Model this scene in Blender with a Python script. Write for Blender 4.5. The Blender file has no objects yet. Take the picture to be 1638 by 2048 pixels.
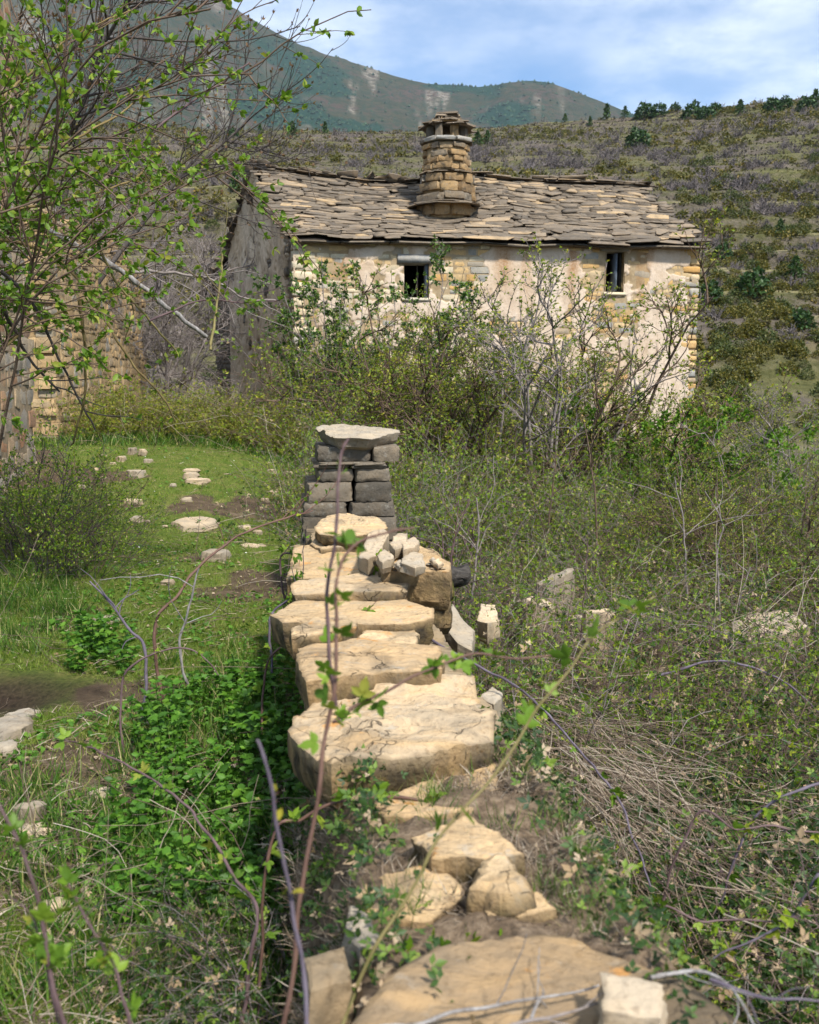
import bpy, math, random
import numpy as np
from mathutils import Matrix, Vector

R = math.radians
rng = np.random.default_rng(11)
sc = bpy.context.scene
col = sc.collection

# ------------------------------------------------------------------ camera, sky, sun, exposure
CAM = np.array([0.0, 0.0, 1.75]); PITCH = R(8.1); F = 1991.0
cam = bpy.data.cameras.new('camera'); camo = bpy.data.objects.new('camera', cam); col.objects.link(camo)
camo.location = CAM; camo.rotation_euler = (R(90) - PITCH, 0, 0)
cam.sensor_fit = 'VERTICAL'; cam.sensor_height = 36.0; cam.lens = 35.0
cam.clip_start = 0.05; cam.clip_end = 12000
cam.dof.use_dof = True; cam.dof.focus_distance = 7.5; cam.dof.aperture_fstop = 5.0
sc.camera = camo

SUN_AZ = R(148)      # compass: clockwise from +Y
SUN_EL = R(50)
w = bpy.data.worlds.new('World'); sc.world = w; w.use_nodes = True
nt = w.node_tree; nt.nodes.clear()
def wn(t, **k):
    n = nt.nodes.new(t)
    for a, b in k.items(): setattr(n, a, b)
    return n
out = wn('ShaderNodeOutputWorld'); bg = wn('ShaderNodeBackground')
sky = wn('ShaderNodeTexSky', sky_type='NISHITA', sun_disc=False, sun_elevation=SUN_EL, sun_rotation=SUN_AZ)
sky.air_density = 1.0; sky.dust_density = 0.6; sky.ozone_density = 2.0; sky.altitude = 900
tc = wn('ShaderNodeTexCoord'); sep = wn('ShaderNodeSeparateXYZ')
nt.links.new(tc.outputs['Generated'], sep.inputs[0])
den = wn('ShaderNodeMath', operation='ADD'); den.inputs[1].default_value = 0.16
nt.links.new(sep.outputs['Z'], den.inputs[0])
mx = wn('ShaderNodeMath', operation='MAXIMUM'); mx.inputs[1].default_value = 0.06; nt.links.new(den.outputs[0], mx.inputs[0])
dx = wn('ShaderNodeMath', operation='DIVIDE'); dy = wn('ShaderNodeMath', operation='DIVIDE')
for d, ax in ((dx, 'X'), (dy, 'Y')):
    nt.links.new(sep.outputs[ax], d.inputs[0]); nt.links.new(mx.outputs[0], d.inputs[1])
cmb = wn('ShaderNodeCombineXYZ'); nt.links.new(dx.outputs[0], cmb.inputs[0]); nt.links.new(dy.outputs[0], cmb.inputs[1])
def cloud(scale, off, detail, rough, lo, hi):
    mp = wn('ShaderNodeMapping'); mp.inputs['Location'].default_value = off
    nt.links.new(cmb.outputs[0], mp.inputs[0])
    n = wn('ShaderNodeTexNoise'); n.inputs['Scale'].default_value = scale
    n.inputs['Detail'].default_value = detail; n.inputs['Roughness'].default_value = rough
    nt.links.new(mp.outputs[0], n.inputs['Vector'])
    r = wn('ShaderNodeMapRange', interpolation_type='SMOOTHSTEP'); r.inputs[1].default_value = lo; r.inputs[2].default_value = hi
    nt.links.new(n.outputs[0], r.inputs[0]); return r
c1 = cloud(0.75, (3.1, 1.7, 0), 6, 0.52, 0.30, 0.62)
c2 = cloud(3.4, (0.4, 7.2, 0), 6, 0.6, 0.34, 0.68)
mul = wn('ShaderNodeMath', operation='MULTIPLY'); nt.links.new(c1.outputs[0], mul.inputs[0])
ad = wn('ShaderNodeMath', operation='MULTIPLY_ADD'); ad.inputs[1].default_value = 0.62; ad.inputs[2].default_value = 0.30
nt.links.new(c2.outputs[0], ad.inputs[0]); nt.links.new(ad.outputs[0], mul.inputs[1])
mxc = wn('ShaderNodeMix', data_type='RGBA'); mxc.inputs['B'].default_value = (12.0, 12.5, 13.0, 1)
skm = wn('ShaderNodeMix', data_type='RGBA', blend_type='MULTIPLY'); skm.inputs['Factor'].default_value = 1.0
skm.inputs['B'].default_value = (0.86, 1.28, 1.56, 1)
nt.links.new(sky.outputs[0], skm.inputs['A'])
nt.links.new(mul.outputs[0], mxc.inputs['Factor']); nt.links.new(skm.outputs['Result'], mxc.inputs['A'])
nt.links.new(mxc.outputs['Result'], bg.inputs[0]); bg.inputs[1].default_value = 0.075
nt.links.new(bg.outputs[0], out.inputs[0])

sun = bpy.data.lights.new('sun', 'SUN'); sun.energy = 4.5; sun.angle = R(5.0); sun.color = (1.0, 0.94, 0.85)
suno = bpy.data.objects.new('sun', sun); col.objects.link(suno)
sd = Vector((math.sin(SUN_AZ) * math.cos(SUN_EL), math.cos(SUN_AZ) * math.cos(SUN_EL), math.sin(SUN_EL)))
suno.rotation_euler = sd.to_track_quat('Z', 'Y').to_euler(); suno.location = (8, -8, 14)

sc.view_settings.view_transform = 'Standard'; sc.view_settings.look = 'None'
sc.view_settings.exposure = 0.70; sc.view_settings.gamma = 1.0
sc.render.engine = 'CYCLES'
sc.cycles.use_denoising = True
sc.cycles.max_bounces = 4; sc.cycles.diffuse_bounces = 2; sc.cycles.glossy_bounces = 1
sc.cycles.transmission_bounces = 3; sc.cycles.transparent_max_bounces = 4; sc.cycles.volume_bounces = 0
sc.cycles.sample_clamp_indirect = 6.0
sc.cycles.use_adaptive_sampling = True; sc.cycles.adaptive_threshold = 0.02

# ------------------------------------------------------------------ helpers
def ray(px, py):
    f = np.array([0, math.cos(PITCH), -math.sin(PITCH)]); u = np.array([0, math.sin(PITCH), math.cos(PITCH)])
    return f + np.array([1, 0, 0]) * (px - 819) / F + u * (1024 - py) / F
def at(px, py, Y):
    r = ray(px, py); return CAM + r * (Y / r[1])
def onz(px, py, z):
    r = ray(px, py); return CAM + r * ((z - CAM[2]) / r[2])
def sstep(a, b, x):
    t = np.clip((np.asarray(x, float) - a) / (b - a), 0, 1); return t * t * (3 - 2 * t)
def unit(v):
    v = np.asarray(v, float); return v / (np.linalg.norm(v, axis=-1, keepdims=True) + 1e-12)

def _hash(i, j, k, s):
    h = (i * 374761393 + j * 668265263 + k * 2147483647 * 3 + s * 1274126177) & 0xFFFFFFFF
    h = ((h ^ (h >> 13)) * 1274126177) & 0xFFFFFFFF
    h = ((h ^ (h >> 16)) * 2246822519) & 0xFFFFFFFF
    return ((h ^ (h >> 15)) & 0xFFFFFF) / float(0xFFFFFF)
def vnoise(p, s=0):
    p = np.asarray(p, float)
    if p.shape[-1] == 2: p = np.concatenate([p, np.zeros(p.shape[:-1] + (1,))], -1)
    i = np.floor(p).astype(np.int64); f = p - i; f = f * f * (3 - 2 * f)
    r = 0
    for a in (0, 1):
        for b in (0, 1):
            for c in (0, 1):
                wgt = (f[..., 0] if a else 1 - f[..., 0]) * (f[..., 1] if b else 1 - f[..., 1]) * (f[..., 2] if c else 1 - f[..., 2])
                r = r + wgt * _hash(i[..., 0] + a, i[..., 1] + b, i[..., 2] + c, s)
    return r
def fbm(p, o=4, s=0, g=0.5):
    p = np.asarray(p, float); a = 1.0; t = 0; n = 0
    for k in range(o):
        t = t + a * vnoise(p, s + k * 17); n += a; a *= g; p = p * 2.03 + 11.7
    return t / n          # 0..1

def mesh_data(name, V, Fs, mat=None, smooth=False, attrs=None):
    if not isinstance(Fs, (list, tuple)): Fs = [Fs]
    Fs = [np.asarray(f, np.int32) for f in Fs if len(f)]
    me = bpy.data.meshes.new(name)
    V = np.asarray(V, np.float32)
    me.vertices.add(len(V)); me.vertices.foreach_set('co', V.ravel())
    idx = np.concatenate([f.ravel() for f in Fs]); tot = np.concatenate([np.full(len(f), f.shape[1], np.int32) for f in Fs])
    st = np.concatenate([[0], np.cumsum(tot)[:-1]]).astype(np.int32)
    me.loops.add(len(idx)); me.loops.foreach_set('vertex_index', idx)
    me.polygons.add(len(tot)); me.polygons.foreach_set('loop_start', st)
    if smooth: me.polygons.foreach_set('use_smooth', np.ones(len(tot), bool))
    me.update(calc_edges=True)
    for k, a in (attrs or {}).items():
        at_ = me.attributes.new(k, 'FLOAT', 'POINT'); at_.data.foreach_set('value', np.asarray(a, np.float32).ravel())
    if mat: me.materials.append(mat)
    return me
def add(name, me, parent=None, label=None, cat=None, group=None, kind=None, M=None):
    o = bpy.data.objects.new(name, me); col.objects.link(o)
    if parent: o.parent = parent
    if M is not None: o.matrix_local = M
    tag(o, label, cat, group, kind); return o
def tag(o, label=None, cat=None, group=None, kind=None):
    for k, v in (('label', label), ('category', cat), ('group', group), ('kind', kind)):
        if v: o[k] = v
    return o
def empty(name, loc=(0, 0, 0), label=None, cat=None, group=None):
    o = bpy.data.objects.new(name, None); col.objects.link(o); o.location = [float(q) for q in loc]
    o.empty_display_size = 0.1
    return tag(o, label, cat, group)
def copy_tree(o, loc, rz=0.0, s=1.0, label=None, group=None, cat=None):
    c = o.copy(); col.objects.link(c); c.location = [float(q) for q in loc]; c.rotation_euler = (0, 0, rz)
    c.scale = (s, s, s) if np.isscalar(s) else s
    tag(c, label, cat, group)
    for ch in o.children:
        d = ch.copy(); col.objects.link(d); d.parent = c
    return c
def mat4(Rm, loc, s):
    M = np.eye(4); M[:3, :3] = Rm * np.asarray(s)[None, :]; M[:3, 3] = loc
    return Matrix(M.tolist())

# ------------------------------------------------------------------ materials
class NB:
    def __init__(s, name):
        s.m = bpy.data.materials.new(name); s.m.use_nodes = True; s.t = s.m.node_tree; s.t.nodes.clear()
        s.out = s.n('ShaderNodeOutputMaterial')
    def n(s, t, **k):
        x = s.t.nodes.new(t)
        for a, b in k.items(): setattr(x, a, b)
        return x
    def l(s, a, b): s.t.links.new(a, b)
    def coord(s, rnd=True):
        tc = s.n('ShaderNodeTexCoord')
        if not rnd: return tc.outputs['Object']
        oi = s.n('ShaderNodeObjectInfo'); mu = s.n('ShaderNodeVectorMath', operation='MULTIPLY_ADD')
        cx = s.n('ShaderNodeCombineXYZ')
        for i in range(3): s.l(oi.outputs['Random'], cx.inputs[i])
        mu.inputs[1].default_value = (37, 53, 71)
        s.l(cx.outputs[0], mu.inputs[0]); 
        g = s.n('ShaderNodeNewGeometry'); s.l(g.outputs['Position'], mu.inputs[2])
        return mu.outputs[0]
    def noise(s, v, sc_, det=4, ro=0.55, dist=0.0, stretch=None):
        if stretch:
            mp = s.n('ShaderNodeMapping'); mp.inputs['Scale'].default_value = stretch; s.l(v, mp.inputs[0]); v = mp.outputs[0]
        x = s.n('ShaderNodeTexNoise'); x.inputs['Scale'].default_value = sc_; x.inputs['Detail'].default_value = det
        x.inputs['Roughness'].default_value = ro; x.inputs['Distortion'].default_value = dist
        s.l(v, x.inputs['Vector']); return x.outputs[0]
    def ramp(s, f, stops, interp='LINEAR'):
        x = s.n('ShaderNodeValToRGB'); e = x.color_ramp.elements; x.color_ramp.interpolation = interp
        while len(e) < len(stops): e.new(0.5)
        for k, (p, c) in zip(e, stops): k.position = p; k.color = (*c, 1)
        s.l(f, x.inputs[0]); return x.outputs[0]
    def rng(s, f, a, b, c=0.0, d=1.0):
        x = s.n('ShaderNodeMapRange', interpolation_type='SMOOTHSTEP')
        for i, q in enumerate((a, b, c, d)): x.inputs[i + 1].default_value = q
        s.l(f, x.inputs[0]); return x.outputs[0]
    def mix(s, f, a, b, mode='MIX'):
        x = s.n('ShaderNodeMix', data_type='RGBA', blend_type=mode)
        for sock, q in (('Factor', f), ('A', a), ('B', b)):
            i = [z for z in x.inputs if z.name == sock and (z.type == 'RGBA' or sock == 'Factor') and z.enabled]
            i = i[0]
            if isinstance(q, (int, float)): i.default_value = q
            elif isinstance(q, tuple): i.default_value = (*q, 1)
            else: s.l(q, i)
        return [z for z in x.outputs if z.type == 'RGBA'][0]
    def math(s, op, a, b=None):
        x = s.n('ShaderNodeMath', operation=op)
        for i, q in enumerate((a, b)):
            if q is None: continue
            if isinstance(q, (int, float)): x.inputs[i].default_value = q
            else: s.l(q, x.inputs[i])
        return x.outputs[0]
    def attr(s, name): return s.n('ShaderNodeAttribute', attribute_name=name).outputs['Fac']
    def bump(s, h, strength=0.5, dist=0.02):
        x = s.n('ShaderNodeBump'); x.inputs['Strength'].default_value = strength; x.inputs['Distance'].default_value = dist
        s.l(h, x.inputs['Height']); return x.outputs[0]
    def bsdf(s, colr, rough=0.85, nrm=None, spec=0.25):
        b = s.n('ShaderNodeBsdfPrincipled'); b.inputs['Roughness'].default_value = rough
        b.inputs['Specular IOR Level'].default_value = spec
        if isinstance(colr, tuple): b.inputs['Base Color'].default_value = (*colr, 1)
        else: s.l(colr, b.inputs['Base Color'])
        if nrm is not None: s.l(nrm, b.inputs['Normal'])
        s.l(b.outputs[0], s.out.inputs[0]); return s.m

def stone_mat(name, stops, island=False, lichen=(0.34, 0.33, 0.29), lich=0.35, dark=0.35, bump=0.5, orange=0.0, grain=1.0, side_dark=0.0, crack=0.0):
    b = NB(name); v = b.coord(True)
    if island: rn = b.n('ShaderNodeNewGeometry').outputs['Random Per Island']
    else: rn = b.n('ShaderNodeObjectInfo').outputs['Random']
    base = b.ramp(rn, stops)
    n1 = b.noise(v, 7.0 * grain, 6, 0.62); n2 = b.noise(v, 45.0 * grain, 4, 0.6); n3 = b.noise(v, 2.6 * grain, 5, 0.6, 0.6)
    c = b.mix(b.rng(n1, 0.3, 0.75), base, b.mix(1.0, base, (1.35, 1.25, 1.1), 'MULTIPLY'))
    c = b.mix(b.rng(n2, 0.52, 0.75), c, b.mix(1.0, c, (0.6, 0.58, 0.56), 'MULTIPLY'))
    if lich: c = b.mix(b.math('MULTIPLY', b.rng(b.noise(v, 11 * grain, 5, 0.7), 0.56, 0.68), lich), c, lichen)
    if dark: c = b.mix(b.math('MULTIPLY', b.rng(n3, 0.5, 0.68), dark), c, (0.05, 0.045, 0.035))
    if orange:
        c = b.mix(b.math('MULTIPLY', b.rng(b.noise(v, 6 * grain, 6, 0.72), 0.6, 0.68), orange), c, (0.50, 0.22, 0.04))
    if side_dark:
        sdv = b.math('MULTIPLY', b.attr('side_mask'), b.rng(b.noise(v, 7 * grain, 6, 0.75), 0.30, 0.44))
        c = b.mix(b.math('MULTIPLY', sdv, side_dark), c, b.ramp(b.noise(v, 23, 4, 0.6), [(0.35, (0.035, 0.028, 0.02)), (0.65, (0.10, 0.075, 0.035))]))  # sides and rim get a darker colour than the top face, broken by noise
    h = b.math('ADD', b.math('MULTIPLY', n1, 1.0), b.math('MULTIPLY', n2, 0.35))
    if crack:
        w1 = b.n('ShaderNodeTexVoronoi', feature='DISTANCE_TO_EDGE'); w1.inputs['Scale'].default_value = 5.5
        dv_ = b.n('ShaderNodeVectorMath', operation='MULTIPLY_ADD'); dv_.inputs[1].default_value = (.35, .35, .35); b.l(v, dv_.inputs[2])
        cn = b.n('ShaderNodeTexNoise'); cn.inputs['Scale'].default_value = 4.0; cn.inputs['Detail'].default_value = 6; b.l(v, cn.inputs['Vector']); b.l(cn.outputs['Color'], dv_.inputs[0]); b.l(dv_.outputs[0], w1.inputs['Vector'])
        ck_ = b.math('MULTIPLY', b.rng(w1.outputs['Distance'], 0.0, 0.014, 1.0, 0.0), b.rng(n3, 0.52, 0.58))
        c = b.mix(b.math('MULTIPLY', ck_, crack), c, (0.07, 0.05, 0.03)); h = b.math('SUBTRACT', h, b.math('MULTIPLY', ck_, 1.2))
        ly = b.noise(v, 3.0, 5, 0.6, 0.8, (1, 3.2, 1)); c = b.mix(b.rng(ly, 0.45, 0.7, 0, 0.5), c, (0.46, 0.30, 0.14)); h = b.math('ADD', h, b.math('MULTIPLY', ly, 1.2))
    return b.bsdf(c, 0.9, b.bump(h, bump, 0.03), 0.2)

TAN = [(0, (0.36, 0.265, 0.16)), (0.3, (0.47, 0.365, 0.235)), (0.6, (0.41, 0.30, 0.175)), (1, (0.40, 0.325, 0.23))]
M = {}
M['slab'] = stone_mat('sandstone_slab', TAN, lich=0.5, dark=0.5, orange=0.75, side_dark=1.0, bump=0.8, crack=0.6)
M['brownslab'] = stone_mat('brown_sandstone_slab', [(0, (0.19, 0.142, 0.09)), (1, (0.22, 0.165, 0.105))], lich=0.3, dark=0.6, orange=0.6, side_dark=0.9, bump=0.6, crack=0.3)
M['wallrock'] = stone_mat('mossy_wall_stone', [(0, (0.20, 0.155, 0.10)), (0.5, (0.29, 0.23, 0.15)), (1, (0.16, 0.13, 0.09))], lich=0.2, dark=0.75)
M['pillar'] = stone_mat('weathered_grey_stone', [(0, (0.10, 0.087, 0.07)), (0.5, (0.165, 0.14, 0.108)), (1, (0.075, 0.068, 0.058))], lich=0.35, dark=0.6, grain=1.3)
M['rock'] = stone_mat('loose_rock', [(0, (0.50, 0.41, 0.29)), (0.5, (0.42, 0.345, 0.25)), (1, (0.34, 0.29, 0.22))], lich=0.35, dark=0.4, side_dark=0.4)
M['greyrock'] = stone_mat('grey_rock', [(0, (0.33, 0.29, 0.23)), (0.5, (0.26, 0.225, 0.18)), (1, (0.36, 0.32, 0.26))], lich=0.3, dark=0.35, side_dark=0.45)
SL = [(0, (0.085, 0.072, 0.058)), (0.2, (0.15, 0.125, 0.098)), (0.45, (0.215, 0.178, 0.138)), (0.65, (0.12, 0.105, 0.088)), (0.88, (0.26, 0.21, 0.155)), (0.96, (0.36, 0.275, 0.18)), (1, (0.40, 0.30, 0.18))]
SL = [(p_, tuple(q * 0.85 for q in c_)) for p_, c_ in SL]
M['slate'] = stone_mat('roof_slate', SL, lich=0.25, dark=0.35, bump=0.3)
M['slate_i'] = stone_mat('roof_slate_mass', SL, island=True, lich=0.25, dark=0.35, bump=0.3)
FC = [(0, (0.40, 0.24, 0.085)), (0.2, (0.44, 0.30, 0.14)), (0.4, (0.47, 0.37, 0.22)), (0.55, (0.36, 0.25, 0.12)), (0.66, (0.24, 0.24, 0.225)), (0.82, (0.31, 0.30, 0.27)), (0.9, (0.45, 0.30, 0.12)), (1, (0.42, 0.36, 0.26))]
M['fstone'] = stone_mat('facade_stone', FC, lich=0.15, dark=0.15, bump=0.35)
M['fstone_i'] = stone_mat('facade_stone_mass', FC, island=True, lich=0.15, dark=0.15, bump=0.35)
CW = [(0, (0.47, 0.42, 0.31)), (0.6, (0.54, 0.47, 0.34)), (0.8, (0.35, 0.34, 0.30)), (1, (0.50, 0.40, 0.25))]
M['cream_stone'] = stone_mat('whitewashed_stone', CW, lich=0.1, dark=0.12, bump=0.35)
OC = [(0, (0.34, 0.235, 0.125)), (0.3, (0.42, 0.315, 0.185)), (0.6, (0.37, 0.265, 0.145)), (0.8, (0.30, 0.24, 0.165)), (0.92, (0.26, 0.26, 0.24)), (1, (0.38, 0.29, 0.17))]
M['ochre'] = stone_mat('ochre_rubble', OC, lich=0.1, dark=0.2, bump=0.4)
M['ochre_i'] = stone_mat('ochre_rubble_mass', OC, island=True, lich=0.1, dark=0.2, bump=0.4)
RC = [(0, (0.28, 0.155, 0.09)), (0.2, (0.30, 0.23, 0.155)), (0.5, (0.24, 0.225, 0.205)), (0.75, (0.33, 0.265, 0.185)), (0.9, (0.20, 0.19, 0.18)), (1, (0.27, 0.16, 0.10))]
M['ruin'] = stone_mat('ruin_rubble', RC, lich=0.35, dark=0.3, bump=0.5)
CH = [(0, (0.19, 0.13, 0.07)), (0.35, (0.29, 0.20, 0.105)), (0.6, (0.17, 0.13, 0.085)), (0.8, (0.20, 0.18, 0.15)), (1, (0.33, 0.23, 0.12))]
M['chim'] = stone_mat('chimney_stone', CH, lich=0.5, dark=0.75, bump=0.8, grain=1.6)
M['lintel'] = stone_mat('grey_lintel', [(0, (0.24, 0.245, 0.24)), (1, (0.29, 0.285, 0.27))], lich=0.3, dark=0.2)
def simple(name, stops, sc_=8, rough=0.9, bump=0.4, stretch=None, det=5):
    b = NB(name); v = b.coord(True); n = b.noise(v, sc_, det, 0.62, 0.2, stretch)
    return b.bsdf(b.ramp(n, stops), rough, b.bump(n, bump, 0.02), 0.2)
M['mortar'] = simple('earth_mortar', [(0.3, (0.10, 0.08, 0.055)), (0.7, (0.23, 0.175, 0.11))], 9)
M['ochremortar'] = simple('ochre_mortar', [(0.3, (0.16, 0.11, 0.055)), (0.7, (0.33, 0.235, 0.125))], 7, bump=0.8)
M['dark'] = simple('dark_timber', [(0.3, (0.02, 0.017, 0.014)), (0.7, (0.055, 0.045, 0.036))], 12)
M['shutter'] = simple('blue_grey_paint', [(0.3, (0.13, 0.16, 0.20)), (0.7, (0.19, 0.225, 0.27))], 10)
M['rustdoor'] = simple('brown_door', [(0.3, (0.16, 0.085, 0.03)), (0.7, (0.26, 0.15, 0.06))], 6, stretch=(6, 6, 0.6))
M['char'] = simple('charred_wood', [(0.3, (0.012, 0.011, 0.010)), (0.7, (0.09, 0.08, 0.07))], 30, bump=0.9, stretch=(0.3, 1, 1))

def plaster_mat(name, pal, und, stain):
    b = NB(name); v = b.coord(False); mk = b.attr('mask'); stn = b.attr('stain')
    n = b.noise(v, 3.0, 7, 0.65, 0.3); n2 = b.noise(v, 26, 5, 0.65); n3 = b.noise(v, 0.8, 4, 0.6)
    c = b.ramp(n, pal)
    c = b.mix(b.rng(n2, 0.5, 0.8, 0, 0.6), c, b.mix(1.0, c, (0.66, 0.62, 0.58), 'MULTIPLY'))
    c = b.mix(b.rng(n3, 0.45, 0.7, 0, 0.55), c, b.mix(1.0, c, (0.80, 0.70, 0.55), 'MULTIPLY'))
    ns = b.noise(v, 2.2, 6, 0.7, 0.4, (1.6, 1.6, 0.28)); c = b.mix(b.rng(ns, 0.52, 0.72, 0, 0.5), c, b.mix(1.0, c, (0.62, 0.52, 0.42), 'MULTIPLY'))
    u_ = b.ramp(n, und)
    c = b.mix(b.rng(mk, 0.44, 0.50), u_, c)
    c = b.mix(b.math('MULTIPLY', stn, b.rng(n2, 0.25, 0.65, 0.35, 1.0)), c, stain)
    h = b.math('ADD', n, b.math('MULTIPLY', n2, 0.5))
    return b.bsdf(c, 0.95, b.bump(h, 0.45, 0.03), 0.1)
M['plaster'] = plaster_mat('lime_plaster', [(0.25, (0.40, 0.315, 0.23)), (0.45, (0.56, 0.455, 0.35)), (0.75, (0.64, 0.545, 0.44))],
                           [(0.3, (0.26, 0.19, 0.11)), (0.7, (0.42, 0.33, 0.21))], (0.31, 0.155, 0.055))
M['gable'] = plaster_mat('weathered_render', [(0.25, (0.30, 0.23, 0.155)), (0.5, (0.57, 0.455, 0.32)), (0.75, (0.72, 0.60, 0.44))],
                         [(0.3, (0.15, 0.12, 0.085)), (0.7, (0.32, 0.255, 0.18))], (0.14, 0.11, 0.08))

def leaf_mat(name, stops, trans=0.35, rough=0.5):
    b = NB(name); r = b.attr('rnd')
    oi = b.n('ShaderNodeObjectInfo').outputs['Random']
    f = b.math('FRACT', b.math('ADD', r, b.math('MULTIPLY', oi, 0.15)))
    c = b.ramp(r, stops)
    p = b.n('ShaderNodeBsdfPrincipled'); p.inputs['Roughness'].default_value = rough; p.inputs['Specular IOR Level'].default_value = 0.3
    b.l(c, p.inputs['Base Color'])
    tr = b.n('ShaderNodeBsdfTranslucent'); b.l(b.mix(1.0, c, (1.15, 1.25, 0.6), 'MULTIPLY'), tr.inputs[0])
    m = b.n('ShaderNodeMixShader'); m.inputs[0].default_value = trans
    b.l(p.outputs[0], m.inputs[1]); b.l(tr.outputs[0], m.inputs[2]); b.l(m.outputs[0], b.out.inputs[0]); return b.m
M['leaf_spring'] = leaf_mat('spring_leaf', [(0, (0.075, 0.15, 0.015)), (0.45, (0.13, 0.235, 0.022)), (0.85, (0.20, 0.30, 0.03)), (1, (0.30, 0.30, 0.05))])
M['leaf_bramble'] = leaf_mat('bramble_leaf', [(0, (0.04, 0.095, 0.014)), (0.35, (0.11, 0.20, 0.014)), (0.75, (0.215, 0.31, 0.018)), (0.93, (0.31, 0.34, 0.03)), (0.95, (0.36, 0.27, 0.16)), (1, (0.42, 0.33, 0.22))])
M['leaf_dark'] = leaf_mat('old_bramble_leaf', [(0, (0.022, 0.05, 0.016)), (0.45, (0.045, 0.095, 0.02)), (0.72, (0.10, 0.17, 0.025)), (0.84, (0.17, 0.25, 0.03)), (0.86, (0.32, 0.22, 0.12)), (1, (0.46, 0.36, 0.25))], 0.22)
M['leaf_ever'] = leaf_mat('evergreen_leaf', [(0, (0.025, 0.065, 0.016)), (0.5, (0.06, 0.13, 0.02)), (0.85, (0.12, 0.20, 0.03)), (1, (0.19, 0.26, 0.04))], 0.2)
M['leaf_yel'] = leaf_mat('yellow_green_leaf', [(0, (0.08, 0.14, 0.015)), (0.5, (0.19, 0.25, 0.022)), (0.85, (0.30, 0.32, 0.03)), (1, (0.42, 0.36, 0.05))])
M['leaf_bright'] = leaf_mat('bright_leaf', [(0, (0.05, 0.13, 0.012)), (0.5, (0.11, 0.235, 0.018)), (1, (0.20, 0.32, 0.03))])
M['nettle'] = leaf_mat('nettle_leaf', [(0, (0.035, 0.10, 0.012)), (0.6, (0.075, 0.19, 0.018)), (1, (0.14, 0.28, 0.03))], 0.3)
M['grass'] = leaf_mat('grass_blade', [(0, (0.055, 0.105, 0.012)), (0.45, (0.125, 0.195, 0.022)), (0.72, (0.20, 0.26, 0.04)), (0.88, (0.31, 0.30, 0.09)), (1, (0.42, 0.34, 0.17))], 0.3)
M['tallgrass'] = leaf_mat('tall_grass_blade', [(0, (0.03, 0.085, 0.01)), (0.6, (0.075, 0.165, 0.018)), (0.85, (0.16, 0.24, 0.04)), (1, (0.44, 0.36, 0.19))], 0.3)
M['straw'] = leaf_mat('dry_straw', [(0, (0.09, 0.065, 0.045)), (0.5, (0.19, 0.14, 0.10)), (0.85, (0.34, 0.275, 0.20)), (1, (0.48, 0.42, 0.34))], 0.1, 0.8)
M['litter'] = leaf_mat('dry_leaf', [(0, (0.15, 0.09, 0.05)), (0.5, (0.32, 0.22, 0.13)), (1, (0.52, 0.42, 0.30))], 0.2, 0.8)
M['box'] = leaf_mat('ochre_box_leaf', [(0, (0.06, 0.066, 0.012)), (0.4, (0.12, 0.11, 0.016)), (0.75, (0.19, 0.145, 0.020)), (1, (0.25, 0.14, 0.028))], 0.15)
M['box2'] = leaf_mat('green_box_leaf', [(0, (0.04, 0.06, 0.014)), (0.6, (0.085, 0.10, 0.02)), (1, (0.15, 0.13, 0.025))], 0.15)
M['grey_twig'] = leaf_mat('grey_twig_spray', [(0, (0.075, 0.064, 0.062)), (0.5, (0.125, 0.108, 0.106)), (1, (0.19, 0.165, 0.158))], 0.0, 0.9)
M['pine'] = leaf_mat('pine_needles', [(0, (0.022, 0.055, 0.014)), (0.6, (0.05, 0.10, 0.022)), (1, (0.08, 0.135, 0.03))], 0.1)
M['heath'] = leaf_mat('low_heath', [(0, (0.06, 0.05, 0.035)), (0.4, (0.10, 0.085, 0.06)), (0.7, (0.10, 0.11, 0.03)), (1, (0.17, 0.14, 0.05))], 0.0, 0.9)
M['forest'] = leaf_mat('far_forest', [(0, (0.012, 0.034, 0.018)), (1, (0.03, 0.068, 0.032))], 0.0, 0.9)
M['bark_grey'] = simple('grey_bark', [(0.3, (0.14, 0.118, 0.108)), (0.7, (0.30, 0.262, 0.243))], 25, bump=0.3)
M['bark_brown'] = simple('brown_bark', [(0.3, (0.075, 0.05, 0.036)), (0.7, (0.17, 0.12, 0.085))], 25, bump=0.3)
M['bark_dark'] = simple('dark_bark', [(0.3, (0.04, 0.033, 0.03)), (0.7, (0.11, 0.095, 0.085))], 25, bump=0.3)
M['bark_olive'] = simple('olive_bark', [(0.3, (0.14, 0.10, 0.045)), (0.7, (0.26, 0.20, 0.085))], 18, bump=0.2)
M['cane_purple'] = simple('purple_cane', [(0.3, (0.07, 0.042, 0.045)), (0.7, (0.17, 0.115, 0.115))], 14, 0.6, 0.2)
M['cane_violet'] = simple('violet_cane', [(0.3, (0.07, 0.055, 0.075)), (0.7, (0.17, 0.145, 0.18))], 14, 0.6, 0.2)
M['cane_brown'] = simple('brown_cane', [(0.3, (0.08, 0.045, 0.035)), (0.7, (0.17, 0.10, 0.075))], 14, 0.6, 0.2)
M['cane_green'] = simple('green_cane', [(0.3, (0.13, 0.115, 0.04)), (0.7, (0.23, 0.19, 0.08))], 14, 0.6, 0.2)
M['deadwood'] = simple('silver_deadwood', [(0.3, (0.11, 0.095, 0.085)), (0.5, (0.24, 0.225, 0.215)), (0.7, (0.36, 0.345, 0.335))], 9, bump=0.5, stretch=(4, 4, 1))
M['moss'] = simple('moss', [(0.3, (0.04, 0.038, 0.010)), (0.7, (0.12, 0.11, 0.02))], 60, bump=1.0)
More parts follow.
